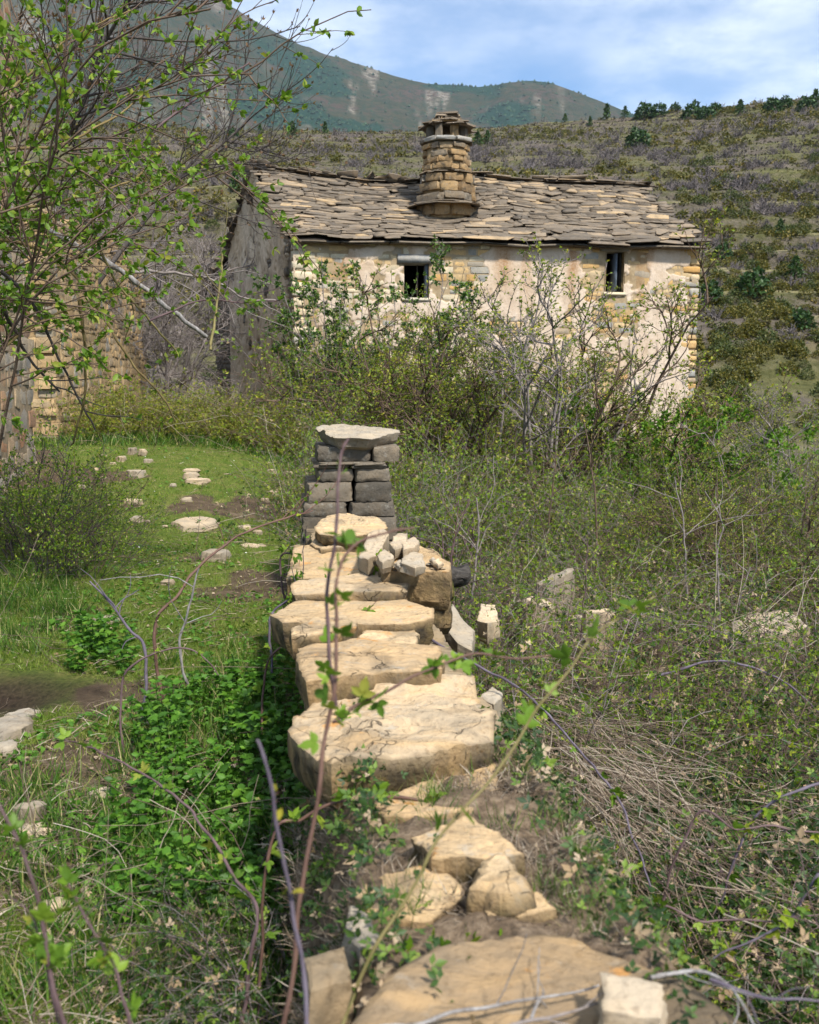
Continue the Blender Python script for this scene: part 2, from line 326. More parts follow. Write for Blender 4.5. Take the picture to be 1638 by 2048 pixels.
M['litter_soil'] = simple('littered_soil', [(0.3, (0.06, 0.043, 0.028)), (0.5, (0.14, 0.10, 0.065)), (0.7, (0.25, 0.19, 0.13))], 30, bump=1.0)
M['bud'] = simple('dark_bud', [(0.3, (0.06, 0.04, 0.035)), (0.7, (0.12, 0.08, 0.06))], 25)

M['daisy'] = leaf_mat('white_petals', [(0, (0.7, 0.7, 0.66)), (1, (0.8, 0.8, 0.78))], 0.2)
# ------------------------------------------------------------------ terrain
def xw(y): return 0.23 - 0.1224 * (np.asarray(y, float) - 1.5)
def gz(x, y):
    x = np.asarray(x, float); y = np.asarray(y, float)
    zl = 0.62 * sstep(9, 16, y) + 0.10 * sstep(2.0, -4.5, x) - 0.15 * sstep(18, 24, y)
    zr = -0.30 - 0.38 * sstep(2.5, 6.0, y) - 0.10 * sstep(14, 22, y) * sstep(0, 6, x) - 0.012 * np.clip(x - 1, 0, 30)
    zr = zr + 0.75 * sstep(12, 19, y) * sstep(3.5, -3.5, x)
    wd = 0.16 + 3.0 * sstep(8.0, 12.0, y)
    t = sstep(-0.5, 1.0, (x - xw(y)) / wd + 0.1)
    z = zl * (1 - t) + zr * t
    z = z - 2.9 * sstep(24, 42, y) * sstep(-14, 4, x) - 3.5 * sstep(30, 46, y) - 5.0 * sstep(44, 70, y)
    p = np.stack([x, y], -1)
    near = sstep(60, 20, np.hypot(x, y))
    z = z + near * (0.10 * (fbm(p * 0.9, 3, 3) - 0.5) + 0.045 * (fbm(p * 4.0, 3, 5) - 0.5))
    md_ = np.exp(-(((x + 2.35) / 0.75) ** 2 + ((y - 5.05) / 0.33) ** 2) ** 2); z = z + md_ * 0.09 * (fbm(p * 9.0, 4, 8, .6) - 0.5)
    z = z - near * 0.07 * np.exp(-((x + 2.35) / 0.55) ** 2 - ((y - 5.05) / 0.28) ** 2)
    return z
def gz1(x, y): return float(gz(np.array([x]), np.array([y]))[0])

def axis(lo, hi, st, far):
    n = int(round((hi - lo) / st)); a = np.linspace(lo, hi, n + 1)
    g = [st]; 
    ext = []; d = st
    while (sum(ext) if ext else 0) < far: d *= 1.35; ext.append(d)
    e = np.cumsum(ext)
    return np.concatenate([(lo - e)[::-1], a, hi + e])
def grid_faces(nx, ny):
    i = np.arange(nx * ny).reshape(ny, nx)
    return np.stack([i[:-1, :-1], i[:-1, 1:], i[1:, 1:], i[1:, :-1]], -1).reshape(-1, 4)
gx = axis(-9, 12, 0.10, 5200); gy = axis(0.2, 26, 0.10, 5200)
X, Y = np.meshgrid(gx, gy); Z = gz(X, Y)
def lawn(x, y):
    d = x - xw(y)
    a = sstep(0.2, -0.5, d) * sstep(17, 15.5, y)
    soil = fbm(np.stack([x, y], -1) * 0.8, 4, 21) + 0.28 * sstep(5.0, 3.0, y) + 0.10 * np.exp(-((x + 0.9) / 0.8) ** 2 - ((y - 10) / 2.5) ** 2)
    return a * sstep(0.74, 0.58, soil)
def mud(x, y): return np.exp(-(((x + 2.35) / 0.75) ** 2 + ((y - 5.05) / 0.33) ** 2) ** 2)
b = NB('turf_and_soil'); v = b.coord(False)
n = b.noise(v, 6, 7, 0.68); n2 = b.noise(v, 40, 4, 0.65); n3 = b.noise(v, 1.3, 4, 0.6)
soil = b.ramp(n, [(0.3, (0.05, 0.036, 0.024)), (0.55, (0.105, 0.077, 0.05)), (0.75, (0.19, 0.145, 0.098))])
grs = b.mix(b.rng(n, 0.4, 0.68), b.ramp(n2, [(0.3, (0.045, 0.075, 0.014)), (0.7, (0.115, 0.165, 0.025))]), b.ramp(n2, [(0.3, (0.09, 0.10, 0.025)), (0.7, (0.20, 0.20, 0.06))]))
lw = b.attr('green')
c = b.mix(b.rng(b.math('ADD', lw, b.math('MULTIPLY', b.math('SUBTRACT', n, 0.5), 0.9)), 0.35, 0.65), soil, grs)
c = b.mix(b.rng(n3, 0.55, 0.75, 0, 0.35), c, (0.10, 0.075, 0.045))
c = b.mix(b.attr('mud'), c, b.ramp(n2, [(0.3, (0.02, 0.014, 0.010)), (0.7, (0.055, 0.038, 0.027))]))
M['ground'] = b.bsdf(c, 0.95, b.bump(b.math('ADD', n, n2), 0.8, 0.03), 0.1)
add('ground', mesh_data('ground', np.stack([X, Y, Z], -1).reshape(-1, 3), grid_faces(len(gx), len(gy)), M['ground'], True,
    {'green': lawn(X, Y), 'mud': mud(X, Y)}), kind='structure', label='trampled turf and bare soil around the ruined wall')

# ---- terraced hillside
cr_px = np.array([-900, 0, 430, 640, 830, 972, 1100, 1240, 1400, 1638, 2200, 3000]); cr_py = np.array([150, 238, 256, 260, 260, 248, 238, 227, 213, 194, 160, 130])
YC = 258.0
elev = lambda py: np.tan(np.arctan((1024 - py) / F) - PITCH)
cr_x = (cr_px - 819) / F * YC * 0.955; cr_z = 1.75 + YC * elev(cr_py)
def hz(x, y):
    x = np.asarray(x, float); y = np.asarray(y, float); p2 = np.stack([x, y], -1)
    zc = np.interp(x * YC / np.maximum(y, 60) * 0.35 + x * 0.65, cr_x, cr_z)
    p = (y - 42) / (YC - 42)
    base = -4.2 + (zc + 4.2) * np.where(p < 1, np.clip(p, 0, 1) ** 0.98, 1 - 0.6 * (np.clip(p, 1, 3) - 1))
    base = base + 5.0 * (fbm(p2 / 45.0, 3, 31) - 0.5) * sstep(0, 0.3, p) * sstep(1.1, 0.85, p)
    st = 2.5
    q = (base + 1.6 * (fbm(p2 / 16.0, 3, 37) - 0.5)) / st; fl = np.floor(q); fr = q - fl
    amp = 0.35 + 0.65 * sstep(0.35, 0.6, fbm(p2 / 38.0 + 9, 2, 41))
    tr = np.where(fr < 0.72, 0.30 * fr / 0.72, 0.30 + 0.70 * (fr - 0.72) / 0.28)
    zt = st * (fl + amp * tr + (1 - amp) * fr) - 0.8 * (fbm(p2 / 16.0, 3, 37) - 0.5)
    riser = amp * sstep(0.70, 0.78, fr)
    lip = amp * (sstep(0.0, 0.04, fr) * sstep(0.40, 0.16, fr)) * sstep(0.34, 0.50, fbm(p2 / np.array([30.0, 9.0]), 3, 47))
    riser = riser - lip
    return zt + 0.5 * (fbm(p2 / 3.0, 3, 43) - 0.5), riser
hx = np.linspace(-230, 300, 330); hy = np.concatenate([np.arange(40, 150, 0.55), np.arange(150, 300, 0.9)])
X, Y = np.meshgrid(hx, hy); Z, RI = hz(X, Y)
b = NB('terraced_slope'); v = b.coord(False)
n = b.noise(v, 0.12, 8, 0.65); n2 = b.noise(v, 1.1, 6, 0.7); n3 = b.noise(v, 0.05, 4, 0.6)
c = b.ramp(n2, [(0.28, (0.06, 0.05, 0.042)), (0.5, (0.11, 0.092, 0.075)), (0.72, (0.175, 0.15, 0.12))])
c = b.mix(b.rng(n, 0.40, 0.58, 0, 0.9), c, b.ramp(n2, [(0.3, (0.055, 0.062, 0.02)), (0.7, (0.14, 0.135, 0.05))]))
c = b.mix(b.rng(n3, 0.58, 0.72, 0, 0.6), c, (0.20, 0.15, 0.11))
c = b.mix(b.math('MULTIPLY', b.rng(b.attr('riser'), 0.0, 1.0), b.rng(n2, 0.4, 0.6, 0.3, 0.9)), c, b.ramp(n2, [(0.4, (0.045, 0.038, 0.03)), (0.65, (0.15, 0.125, 0.10))]))
c = b.mix(b.math('MULTIPLY', b.rng(b.attr('riser'), -0.15, -0.6, 0.0, 1.0), 0.85), c, b.ramp(n2, [(0.35, (0.15, 0.15, 0.06)), (0.65, (0.27, 0.23, 0.13))]))
M['hill'] = b.bsdf(c, 0.95, b.bump(n2, 1.0, 0.5), 0.05)
add('hillside', mesh_data('hillside', np.stack([X, Y, Z], -1).reshape(-1, 3), grid_faces(len(hx), len(hy)), M['hill'], True, {'riser': RI}),
    kind='structure', label='terraced hillside of abandoned fields behind the house')

# ---- far mountain
m_px = np.array([-2600, -1200, -300, 0, 250, 400, 440, 480, 520, 600, 660, 720, 790, 850, 910, 960, 1010, 1060, 1100, 1160, 1240, 1330, 1500, 1800, 3500])
m_py = np.array([40, -120, -150, -120, -70, -28, -6, 18, 45, 88, 108, 128, 150, 166, 171, 172, 164, 161, 165, 186, 217, 250, 300, 360, 520])
RC_ = 2500.0
th = np.linspace(R(-62), R(52), 620); rr = np.linspace(900, 3300, 230)
TH, RR = np.meshgrid(th, rr)
crest = 1.75 + RC_ * np.cos(TH) * elev(np.interp(np.tan(TH) * F / 0.953 + 819, m_px, m_py))
crest = np.where(np.abs(TH) > R(30), crest * np.cos((np.abs(TH) - R(30)) * 0.6), crest)
p = (RR - 900) / (RC_ - 900)
Xm = RR * np.sin(TH); Ym = RR * np.cos(TH)
P2 = np.stack([Xm, Ym], -1)
# Y-plane distance to be consistent with the profile
g = np.where(p < 1, 0.12 + 0.88 * np.clip(p, 0, 1) ** 1.15, 1 - 0.55 * (p - 1))
gul = np.abs(fbm(np.stack([TH * 17 + 0.9 * fbm(P2 / 420, 3, 5), RR / 1500.0], -1), 4, 51) - 0.5) * 2
env = np.clip(p, 0, 1) * (1 - np.clip(p, 0, 1)) * 4
Zm = crest * g - env * (70 * (1 - gul) * 0.55) + env * 60 * (fbm(P2 / 260, 4, 53) - 0.5)
Zm = Zm + 7 * (fbm(P2 / 40, 3, 57) - 0.5) * np.clip(p * 1.2, 0, 1)
Zm = np.where(RR < 950, Zm - 60, Zm)
elm = (Zm - 1.75) / Ym; pxm = Xm / Ym * F / (math.cos(PITCH) - elm * math.sin(PITCH)) + 819; pym = 1024 - F * np.tan(np.arctan(elm) + PITCH)
fo = sstep(0.50, 0.60, fbm(P2 / 210, 5, 61, 0.6) + 0.25 * np.exp(-((pxm - 640) / 60) ** 2 - ((pym - 175) / 40) ** 2)
           + 0.32 * np.exp(-((pxm - 1000) / 75) ** 2 - ((pym - 215) / 40) ** 2) + 0.15 * np.exp(-((pxm - 870) / 50) ** 2 - ((pym - 180) / 22) ** 2)
           - 0.40 * np.exp(-((pxm - 1150) / 70) ** 2 - ((pym - 205) / 40) ** 2) - 0.35 * sstep(70, 0, pym) - 0.03)
scr = sstep(0.62, 0.70, fbm(np.stack([TH * 90, RR / 420.0], -1), 4, 67)) * sstep(0.35, 0.6, fbm(P2 / 300, 3, 71))
b = NB('mountain_slope'); v = b.coord(False)
n = b.noise(v, 0.009, 9, 0.72); n2 = b.noise(v, 0.06, 6, 0.75)
c = b.ramp(n, [(0.3, (0.032, 0.034, 0.024)), (0.48, (0.06, 0.058, 0.034)), (0.6, (0.075, 0.052, 0.042)), (0.8, (0.10, 0.092, 0.052))])
c = b.mix(b.rng(n2, 0.46, 0.56, 0, 0.85), c, (0.026, 0.044, 0.026))
c = b.mix(b.math('MULTIPLY', b.attr('scree'), b.rng(n2, 0.4, 0.6)), c, (0.20, 0.175, 0.14))
c = b.mix(b.math('MULTIPLY', b.attr('forest'), b.rng(n2, 0.3, 0.45, 0.6, 1)), c, (0.018, 0.045, 0.03))
M['mountain'] = b.bsdf(c, 0.95, b.bump(n2, 1.0, 6.0), 0.0)
add('mountain', mesh_data('mountain', np.stack([Xm, Ym, Zm], -1).reshape(-1, 3), grid_faces(len(th), len(rr)), M['mountain'], True,
    {'forest': fo, 'scree': scr}), kind='structure', label='bluish mountain with dark forest patches and a bare sloping ridge')

# ------------------------------------------------------------------ instancing and plant helpers
def inst(TV, TF, pos, Rm, s):
    m = len(pos); s = np.asarray(s, float)
    s = s.reshape(m, 1, -1) if s.ndim else s
    V = pos[:, None, :] + np.einsum('mij,mkj->mki', Rm, TV[None] * s)
    Fc = TF[None] + (np.arange(m) * len(TV))[:, None, None]
    return V.reshape(-1, 3), Fc.reshape(-1, TF.shape[1])
def frames(d, rng, up=0.0, roll=None):
    """x axis along d, z a random normal (pulled towards +Z by up)"""
    d = unit(d); r = rng.normal(size=d.shape) + np.array([0, 0, up])
    zz = unit(r - d * np.sum(r * d, -1, keepdims=True)); yy = np.cross(zz, d)
    return np.stack([d, yy, zz], -1)
def rdir(n, rng, zlo=-1, zhi=1):
    z = rng.uniform(zlo, zhi, n); a = rng.uniform(0, 2 * np.pi, n); q = np.sqrt(1 - np.clip(z, -1, 1) ** 2)
    return np.stack([q * np.cos(a), q * np.sin(a), z], -1)
# leaf templates, along +x, unit length
L_DIA = (np.array([[0, 0, 0], [0.45, -0.28, 0.09], [1, 0, -0.05], [0.45, 0.28, 0.09]], float), np.array([[0, 1, 2], [0, 2, 3]]))
L_OVA = (np.array([[0, 0, 0], [0.22, -0.22, 0.07], [0.62, -0.25, 0.07], [1, 0, -0.10], [0.62, 0.25, 0.07], [0.22, 0.22, 0.07], [0.45, 0, 0.0]], float),
         np.array([[0, 1, 6], [1, 2, 6], [2, 3, 6], [3, 4, 6], [4, 5, 6], [5, 0, 6]]))
def serrated(nt=5, wd=0.32):
    up, mid = [], []
    for k in range(nt):
        x = (k + 0.55) / nt; y = wd * math.sin(math.pi * min(1, x * 0.90 + 0.10)) ** 0.8
        up += [[x - 0.03, y * 1.08, 0.09], [x + 0.05, y * 0.82, 0.07]]; mid += [[x - 0.03, 0, 0], [x + 0.05, 0, -0.01]]
    m = len(up); V = [[0, 0, 0]] + up + mid + [[a, -q, c] for a, q, c in up] + [[1.04, 0, -0.10]]; tip = 3 * m + 1; Fv = []
    for o_, sg in ((1, 1), (1 + 2 * m, -1)):
        t = [[0, 1 + m, o_]] + [[1 + m + k, 2 + m + k, o_ + k] for k in range(m - 1)] + [[2 + m + k, o_ + k + 1, o_ + k] for k in range(m - 1)] + [[2 * m, tip, o_ + m - 1]]
        Fv += [q if sg > 0 else q[::-1] for q in t]
    return np.array(V, float), np.array(Fv)
L_SER = serrated()
def compound(T, angles, lens, offs):
    Vs, Fs_ = [], []; k = 0
    for a, l, o in zip(angles, lens, offs):
        c, s = math.cos(a), math.sin(a); Q = T[0] * l
        Vs.append(np.stack([Q[:, 0] * c - Q[:, 1] * s + o, Q[:, 0] * s + Q[:, 1] * c, Q[:, 2] + 0.02 * math.sin(a * 3)], -1)); Fs_.append(T[1] + k); k += len(Q)
    return np.concatenate(Vs), np.concatenate(Fs_)
L_TRI = compound(L_DIA, [0, 1.15, -1.15], [0.62, 0.5, 0.5], [0.38, 0.3, 0.3])
L_TRIS = compound(L_SER, [0, 1.15, -1.15], [0.62, 0.5, 0.5], [0.38, 0.3, 0.3])
L_FIVE = compound(L_OVA, [0, 0.9, -0.9, 1.3, -1.3], [0.45, 0.4, 0.4, 0.34, 0.34], [0.6, 0.5, 0.5, 0.25, 0.25])

def grow(P0, D0, L, seg, grav, wander, rng):
    P0 = np.asarray(P0, float); n = len(P0); d = unit(D0); p = P0.copy(); out_ = [p.copy()]
    for i in range(seg):
        d = unit(d + wander * rng.normal(size=(n, 3)) + np.array([0, 0, 1.0]) * (grav[i] if hasattr(grav, '__len__') else grav))
        p = p + d * (np.asarray(L) / seg).reshape(-1, 1); out_.append(p.copy())
    return np.stack(out_, 1)
def spawn(P, per, rng, tmin=0.2, tmax=0.95, ang=(0.5, 1.1), up=0.0):
    n, s, _ = P.shape; m = n * per; idx = np.repeat(np.arange(n), per)
    t = rng.uniform(tmin, tmax, m) * (s - 1); i = np.minimum(t.astype(int), s - 2); f = (t - i)[:, None]
    A = P[idx, i]; B = P[idx, i + 1]; d = unit(B - A)
    r = rng.normal(size=(m, 3)); r[:, 2] += up; perp = unit(r - d * np.sum(r * d, -1, keepdims=True))
    a = rng.uniform(*ang, m)[:, None]
    return A + (B - A) * f, d * np.cos(a) + perp * np.sin(a), idx, t / (s - 1)
def tubes(P, r0, r1, sides=3, mod=None):
    n, s, _ = P.shape
    T = np.empty_like(P); T[:, 1:-1] = P[:, 2:] - P[:, :-2]; T[:, 0] = P[:, 1] - P[:, 0]; T[:, -1] = P[:, -1] - P[:, -2]; T = unit(T)
    ref = np.where(np.abs(T[..., 2:3]) < 0.9, np.array([0, 0, 1.0]), np.array([1.0, 0, 0]))
    U = unit(np.cross(T, ref)); W = np.cross(T, U)
    r0 = np.broadcast_to(np.asarray(r0, float).reshape(-1, 1), (n, 1)); r1 = np.broadcast_to(np.asarray(r1, float).reshape(-1, 1), (n, 1))
    rad = (r0 + (r1 - r0) * np.linspace(0, 1, s)[None]) * (1.0 if mod is None else mod)
    a = np.arange(sides) * 2 * np.pi / sides
    V = P[:, :, None] + rad[:, :, None, None] * (np.cos(a)[None, None, :, None] * U[:, :, None] + np.sin(a)[None, None, :, None] * W[:, :, None])
    i = np.arange(n * s * sides).reshape(n, s, sides); j = np.roll(i, -1, 2)
    return V.reshape(-1, 3), np.stack([i[:, :-1], j[:, :-1], j[:, 1:], i[:, 1:]], -1).reshape(-1, 4)
def cat_geo(parts):
    Vs, Fs_, k = [], [], 0
    for V, Fc in parts: Vs.append(V); Fs_.append(Fc + k); k += len(V)
    return np.concatenate(Vs), np.concatenate(Fs_)
def pick(P, per, rng, tmin=0.15, tmax=1.0):
    A, d, idx, t = spawn(P, per, rng, tmin, tmax, (0.4, 1.3)); return A, d
def leaf_mesh(name, pos, d, size, tmpl, mat, rng, up=0.4, rnd=None):
    Rm = frames(d, rng, up); V, Fc = inst(tmpl[0], tmpl[1], pos, Rm, size)
    rd = rng.uniform(0, 1, len(pos)) if rnd is None else rnd
    return mesh_data(name, V, Fc, mat, False, {'rnd': np.repeat(rd, len(tmpl[0]))})
def tuft(pos, d, k, spread, rng):
    pos2 = np.repeat(pos, k, 0); d2 = unit(np.repeat(unit(d), k, 0) + spread * rng.normal(size=(len(pos2), 3))); return pos2, d2

def plant(name, branches, foliage, loc=(0, 0, 0), label=None, cat=None, group=None, bark='bark_brown', leafname='foliage', barkname='branches'):
    o = empty(name, loc, label, cat, group)
    if branches is not None: add(barkname, mesh_data(barkname, branches[0], branches[1], M[bark], True), o)
    if foliage is not None: add(leafname, foliage, o)
    return o

# ------------------------------------------------------------------ far vegetation on the hill
def hill_hit(px, py):
    r = ray(px, py); ys = np.arange(46, 262, 0.4); P = CAM + r[None] * (ys / r[1])[:, None]
    h, _ = hz(P[:, 0], P[:, 1]); k = np.argmax(h >= P[:, 2])
    return np.array([P[k, 0], P[k, 1], h[k]]) if h[k] >= P[k, 2] else None
rg = np.random.default_rng(5)
def blob_bush(n, rx, rz_, leaf, rg, flat=0.5, tmpl=L_DIA, up=0.8, hollow=0.55):
    d = rdir(n, rg, -0.15, 1.0); lob = 0.72 + 0.55 * (fbm(d * 2.1 + rg.uniform(0, 50), 2, 3) - 0.2)
    r = (hollow + (1 - hollow) * rg.uniform(0, 1, n) ** 0.5) * lob
    pos = d * r[:, None] * np.array([rx, rx, rz_])
    dd = unit(d + 0.9 * rg.normal(size=d.shape))
    Rm = frames(dd, rg, up); V, Fc = inst(tmpl[0], tmpl[1], pos - dd * leaf * 0.5, Rm, rg.uniform(0.7, 1.3, n) * leaf)
    return V, Fc, np.repeat(np.clip(0.30 + 0.4 * rg.uniform(-1, 1, n) + 0.25 * d[:, 2] * 0, 0, 1), len(tmpl[0]))
def twig_bush(n, rx, rz_, rg):
    d = rdir(n, rg, 0.15, 1.0); P = grow(rg.normal(size=(n, 3)) * np.array([0.25 * rx, 0.25 * rx, 0]), d * np.array([rx, rx, rz_]), rg.uniform(0.6, 1.1, n) * (rx + rz_) * 0.5, 3, 0.08, 0.25, rg)
    A, D, _, _ = spawn(P, 3, rg, 0.3, 0.95, (0.3, 0.9)); P2 = grow(A, D, rg.uniform(0.25, 0.5, len(A)) * rx, 2, 0.05, 0.3, rg)
    V1, F1 = tubes(P, 0.045, 0.02); V2, F2 = tubes(P2, 0.03, 0.014); V, Fc = cat_geo([(V1, F1), (V2, F2)])
    return V, Fc, np.repeat(rg.uniform(0, 1, (len(V) + 8) // 9), 9)[:len(V)]
bush_v = {'box': [blob_bush(460, 1.0, 1.25, 0.19, rg) for _ in range(5)],
          'grey': [twig_bush(26, 1.0, 1.2, rg) for _ in range(4)]}
bush_lo = {'box': [blob_bush(80, 1.0, 1.2, 0.42, rg) for _ in range(5)],
           'grey': [twig_bush(9, 1.0, 1.1, rg) for _ in range(4)]}
def pine(n, rg, h=1.0, wdt=0.36):
    z = rg.uniform(0.08, 1.0, n) ** 0.8; a = rg.uniform(0, 2 * np.pi, n)
    r = wdt * (1.02 - z) ** 0.75 * (0.55 + 0.55 * rg.uniform(0, 1, n) ** 0.5) * (0.8 + 0.4 * np.sin(z * 23 + a * 2))
    pos = np.stack([r * np.cos(a), r * np.sin(a), z * h], -1)
    d = unit(np.stack([np.cos(a), np.sin(a), rg.normal(size=n) * 0.4 + 0.15], -1) + 0.5 * rg.normal(size=(n, 3)))
    V, Fc = inst(L_DIA[0], L_DIA[1], pos - d * 0.06, frames(d, rg, 0.6), rg.uniform(0.1, 0.17, n))
    return V, Fc, np.repeat(rg.uniform(0, 1, n), 4)
pine_v = [pine(380, rg, 1.0, q) for q in (0.30, 0.42, 0.52)]
MP = {k: [mesh_data('crown', a, f_, M['box' if i % 3 else 'box2'] if k == 'box' else M['grey_twig'], False, {'rnd': r_}) for i, (a, f_, r_) in enumerate(vs)] for k, vs in bush_v.items()}
rnd_pine = blob_bush(420, .5, .85, .16, rg)
pine_v[2] = (rnd_pine[0] + np.array([0, 0, .12]), rnd_pine[1], rnd_pine[2])
MPI = [mesh_data('crown', a, f_, M['pine'], False, {'rnd': r_}) for a, f_, r_ in pine_v]

N = 9600
yy = np.sqrt(rg.uniform(56 ** 2, 262 ** 2, N)); xx = yy * rg.uniform(-0.36, 0.46, N)
yy[7400:] = np.sqrt(rg.uniform(52 ** 2, 128 ** 2, 2200)); xx[7400:] = yy[7400:] * rg.uniform(0.26, 0.46, 2200)
spc = fbm(np.stack([xx, yy], -1) / 22.0, 3, 81); low = sstep(150, 70, yy)
_, ri_ = hz(xx, yy)
keep = rg.uniform(0, 1, N) < (1 - .8 * np.clip(-ri_ * 2, 0, 1)) * (0.25 + 0.7 * sstep(0.35, 0.62, spc) + 0.3 * low)
xx, yy, spc, low = xx[keep], yy[keep], spc[keep], low[keep]
zz, _ = hz(xx, yy)
isbox = rg.uniform(0, 1, len(xx)) < 0.10 + 0.50 * sstep(0.46, 0.62, spc) + 0.45 * low + .12 * sstep(225, 255, yy) + .35 * sstep(.22, .30, xx / yy) * sstep(170, 110, yy)
kp = isbox | (rg.uniform(0, 1, len(xx)) < .62); xx, yy, zz, spc, low, isbox = xx[kp], yy[kp], zz[kp], spc[kp], low[kp], isbox[kp]
siz = np.where(isbox, rg.uniform(0.4, 1.25, len(xx)), rg.uniform(0.7, 1.6, len(xx))) * np.where(yy < 110, 0.8, 1.0)
bpx = 819 + F * xx / yy; bpy_ = 741 - F * (zz + siz * 0.6 - 1.75) / yy
roof_y = np.interp(bpx, [480, 515, 700, 850, 1290, 1405, 1410], [2000, 325, 350, 340, 362, 480, 2000], left=2000, right=2000)
seen = (bpx > 430) & (bpx < 1660) & (bpy_ < roof_y - 4) & (bpy_ < 840)
order = np.argsort(-(siz / yy) * seen)
cnt = {'box': 0, 'grey': 0}; single = np.zeros(len(xx), bool)
LBL = {'box': ('box_shrub', 'rounded ochre green box shrub on the terraced hillside', 'shrub', 'ochre shrubs dotted over the hillside'),
       'grey': ('bare_shrub', 'leafless grey lilac shrub on the terraced hillside', 'shrub', 'leafless grey shrubs on the hillside')}
for i in order:
    k = 'box' if isbox[i] else 'grey'
    if not seen[i] or cnt[k] >= (300 if k == 'box' else 220): continue
    cnt[k] += 1; single[i] = True; nm, lb, ct, gp = LBL[k]
    wh = ('beside the right wall of the house' if bpx[i] > 1385 and bpy_[i] > 470 else 'on the slope right of the roof end' if bpx[i] > 1300 and bpy_[i] > 300 else 'near the skyline right of the mountain' if bpy_[i] < 268 and bpx[i] > 940
          else 'above the roof right of the chimney' if bpx[i] > 900 else 'above the roof left of the chimney' if bpx[i] > 510 else 'left of the gable')
    lb = ('rounded ochre green box shrub on the hill ' if k == 'box' else 'leafless grey lilac shrub on the hill ') + wh; gp = gp + ', ' + wh
    o = add(nm, MP[k][int(rg.integers(len(MP[k])))], None, lb, ct, gp)
    o.location = (xx[i], yy[i], zz[i] - 0.1); o.rotation_euler = (0, 0, rg.uniform(0, 6.28)); s = siz[i]; o.scale = (s, s, s * rg.uniform(0.75, 1.15))
for k in ('box', 'grey'):
    Vs, Fs_, rs, c0 = [], [], [], 0
    for i in np.where(~single & (isbox == (k == 'box')))[0]:
        V, Fc, r_ = bush_lo[k][int(rg.integers(len(bush_lo[k])))]; a = rg.uniform(0, 6.28); ca, sa = math.cos(a), math.sin(a)
        Q = V * siz[i]; Vs.append(np.stack([Q[:, 0] * ca - Q[:, 1] * sa + xx[i], Q[:, 0] * sa + Q[:, 1] * ca + yy[i], Q[:, 2] + zz[i] - 0.1], -1))
        Fs_.append(Fc + c0); rs.append(np.clip(r_ + rg.uniform(-0.2, 0.2), 0, 1)); c0 += len(V)
    add('hillside_scrub', mesh_data('hillside_scrub', np.concatenate(Vs), np.concatenate(Fs_), M[k if k == 'box' else 'grey_twig'], False, {'rnd': np.concatenate(rs)}),
        kind='stuff', label='mass of small %s scrub covering the terraces' % ('ochre green' if k == 'box' else 'leafless grey'), cat='scrub')
# low heath tufts
N = 15000; y2 = np.sqrt(rg.uniform(52 ** 2, 262 ** 2, N)); x2 = y2 * rg.uniform(-0.36, 0.46, N); z2, _ = hz(x2, y2)
pos, d = tuft(np.stack([x2, y2, z2], -1), np.tile([0, 0, 1.0], (N, 1)), 8, 0.8, rg)
hs = np.repeat(rg.uniform(0.10, 0.28, N) * (.6 + y2 / 200), 8); hr = np.repeat(np.clip(fbm(np.stack([x2, y2], -1) / 14, 3, 91) * 1.6 - 0.3 + rg.uniform(-0.25, 0.25, N), 0, 1), 8)
add('heath', leaf_mesh('heath', pos, d, hs, L_DIA, M['heath'], rg, 0.2, hr), kind='stuff', label='low brown heath and dry grass between the terraces', cat='heath')
# pines
pl = [(1213, 226, 24, 0), (1290, 236, 36, 2), (1318, 232, 30, 2), (1385, 236, 36, 2), (1412, 238, 30, 2), (1430, 226, 24, 2), (1350, 222, 18, 2), (1545, 224, 34, 2), (1480, 232, 26, 1), (1612, 222, 34, 2),
      (1630, 216, 30, 1), (1570, 216, 26, 2), (1275, 292, 42, 2), (1505, 590, 62, 2), (1600, 655, 46, 2), (1420, 600, 44, 2), (955, 292, 24, 1), (975, 288, 22, 1), (585, 275, 26, 1), (520, 268, 16, 1), (470, 385, 34, 0),
      (650, 268, 20, 0), (1250, 236, 18, 1), (1180, 240, 16, 0), (1130, 246, 14, 1), (1590, 560, 40, 1), (1445, 520, 34, 2), (1560, 470, 26, 1), (465, 276, 22, 2)]
TRK = mesh_data('trunk', *tubes(np.array([[[0, 0, -.05], [.01, 0, .4], [0, .01, .95]]]), .03, .006, 5), M['bark_dark'])
for px, py, hp, vi in pl:
    q = hill_hit(px, py)
    if q is None: q = hill_hit(px, py + 12)
    if q is None: continue
    wh = 'on the skyline' if py < 245 and px > 1100 else 'on the slope right of the house' if px > 1390 else 'above the house roof' if px > 515 else 'left of the gable'
    o = empty('pine_tree', (0, 0, 0), 'dark green pine standing out above the scrub ' + wh, 'pine tree', 'pines ' + wh); add('crown', MPI[vi], o); add('trunk', TRK, o)
    s = hp * 1.25 * q[1] / F; o.location = q - np.array([0, 0, 0.1 * s]); o.scale = (s, s, s * (1.0 if vi < 2 else 0.9)); o.rotation_euler = (0, 0, rg.uniform(0, 6))
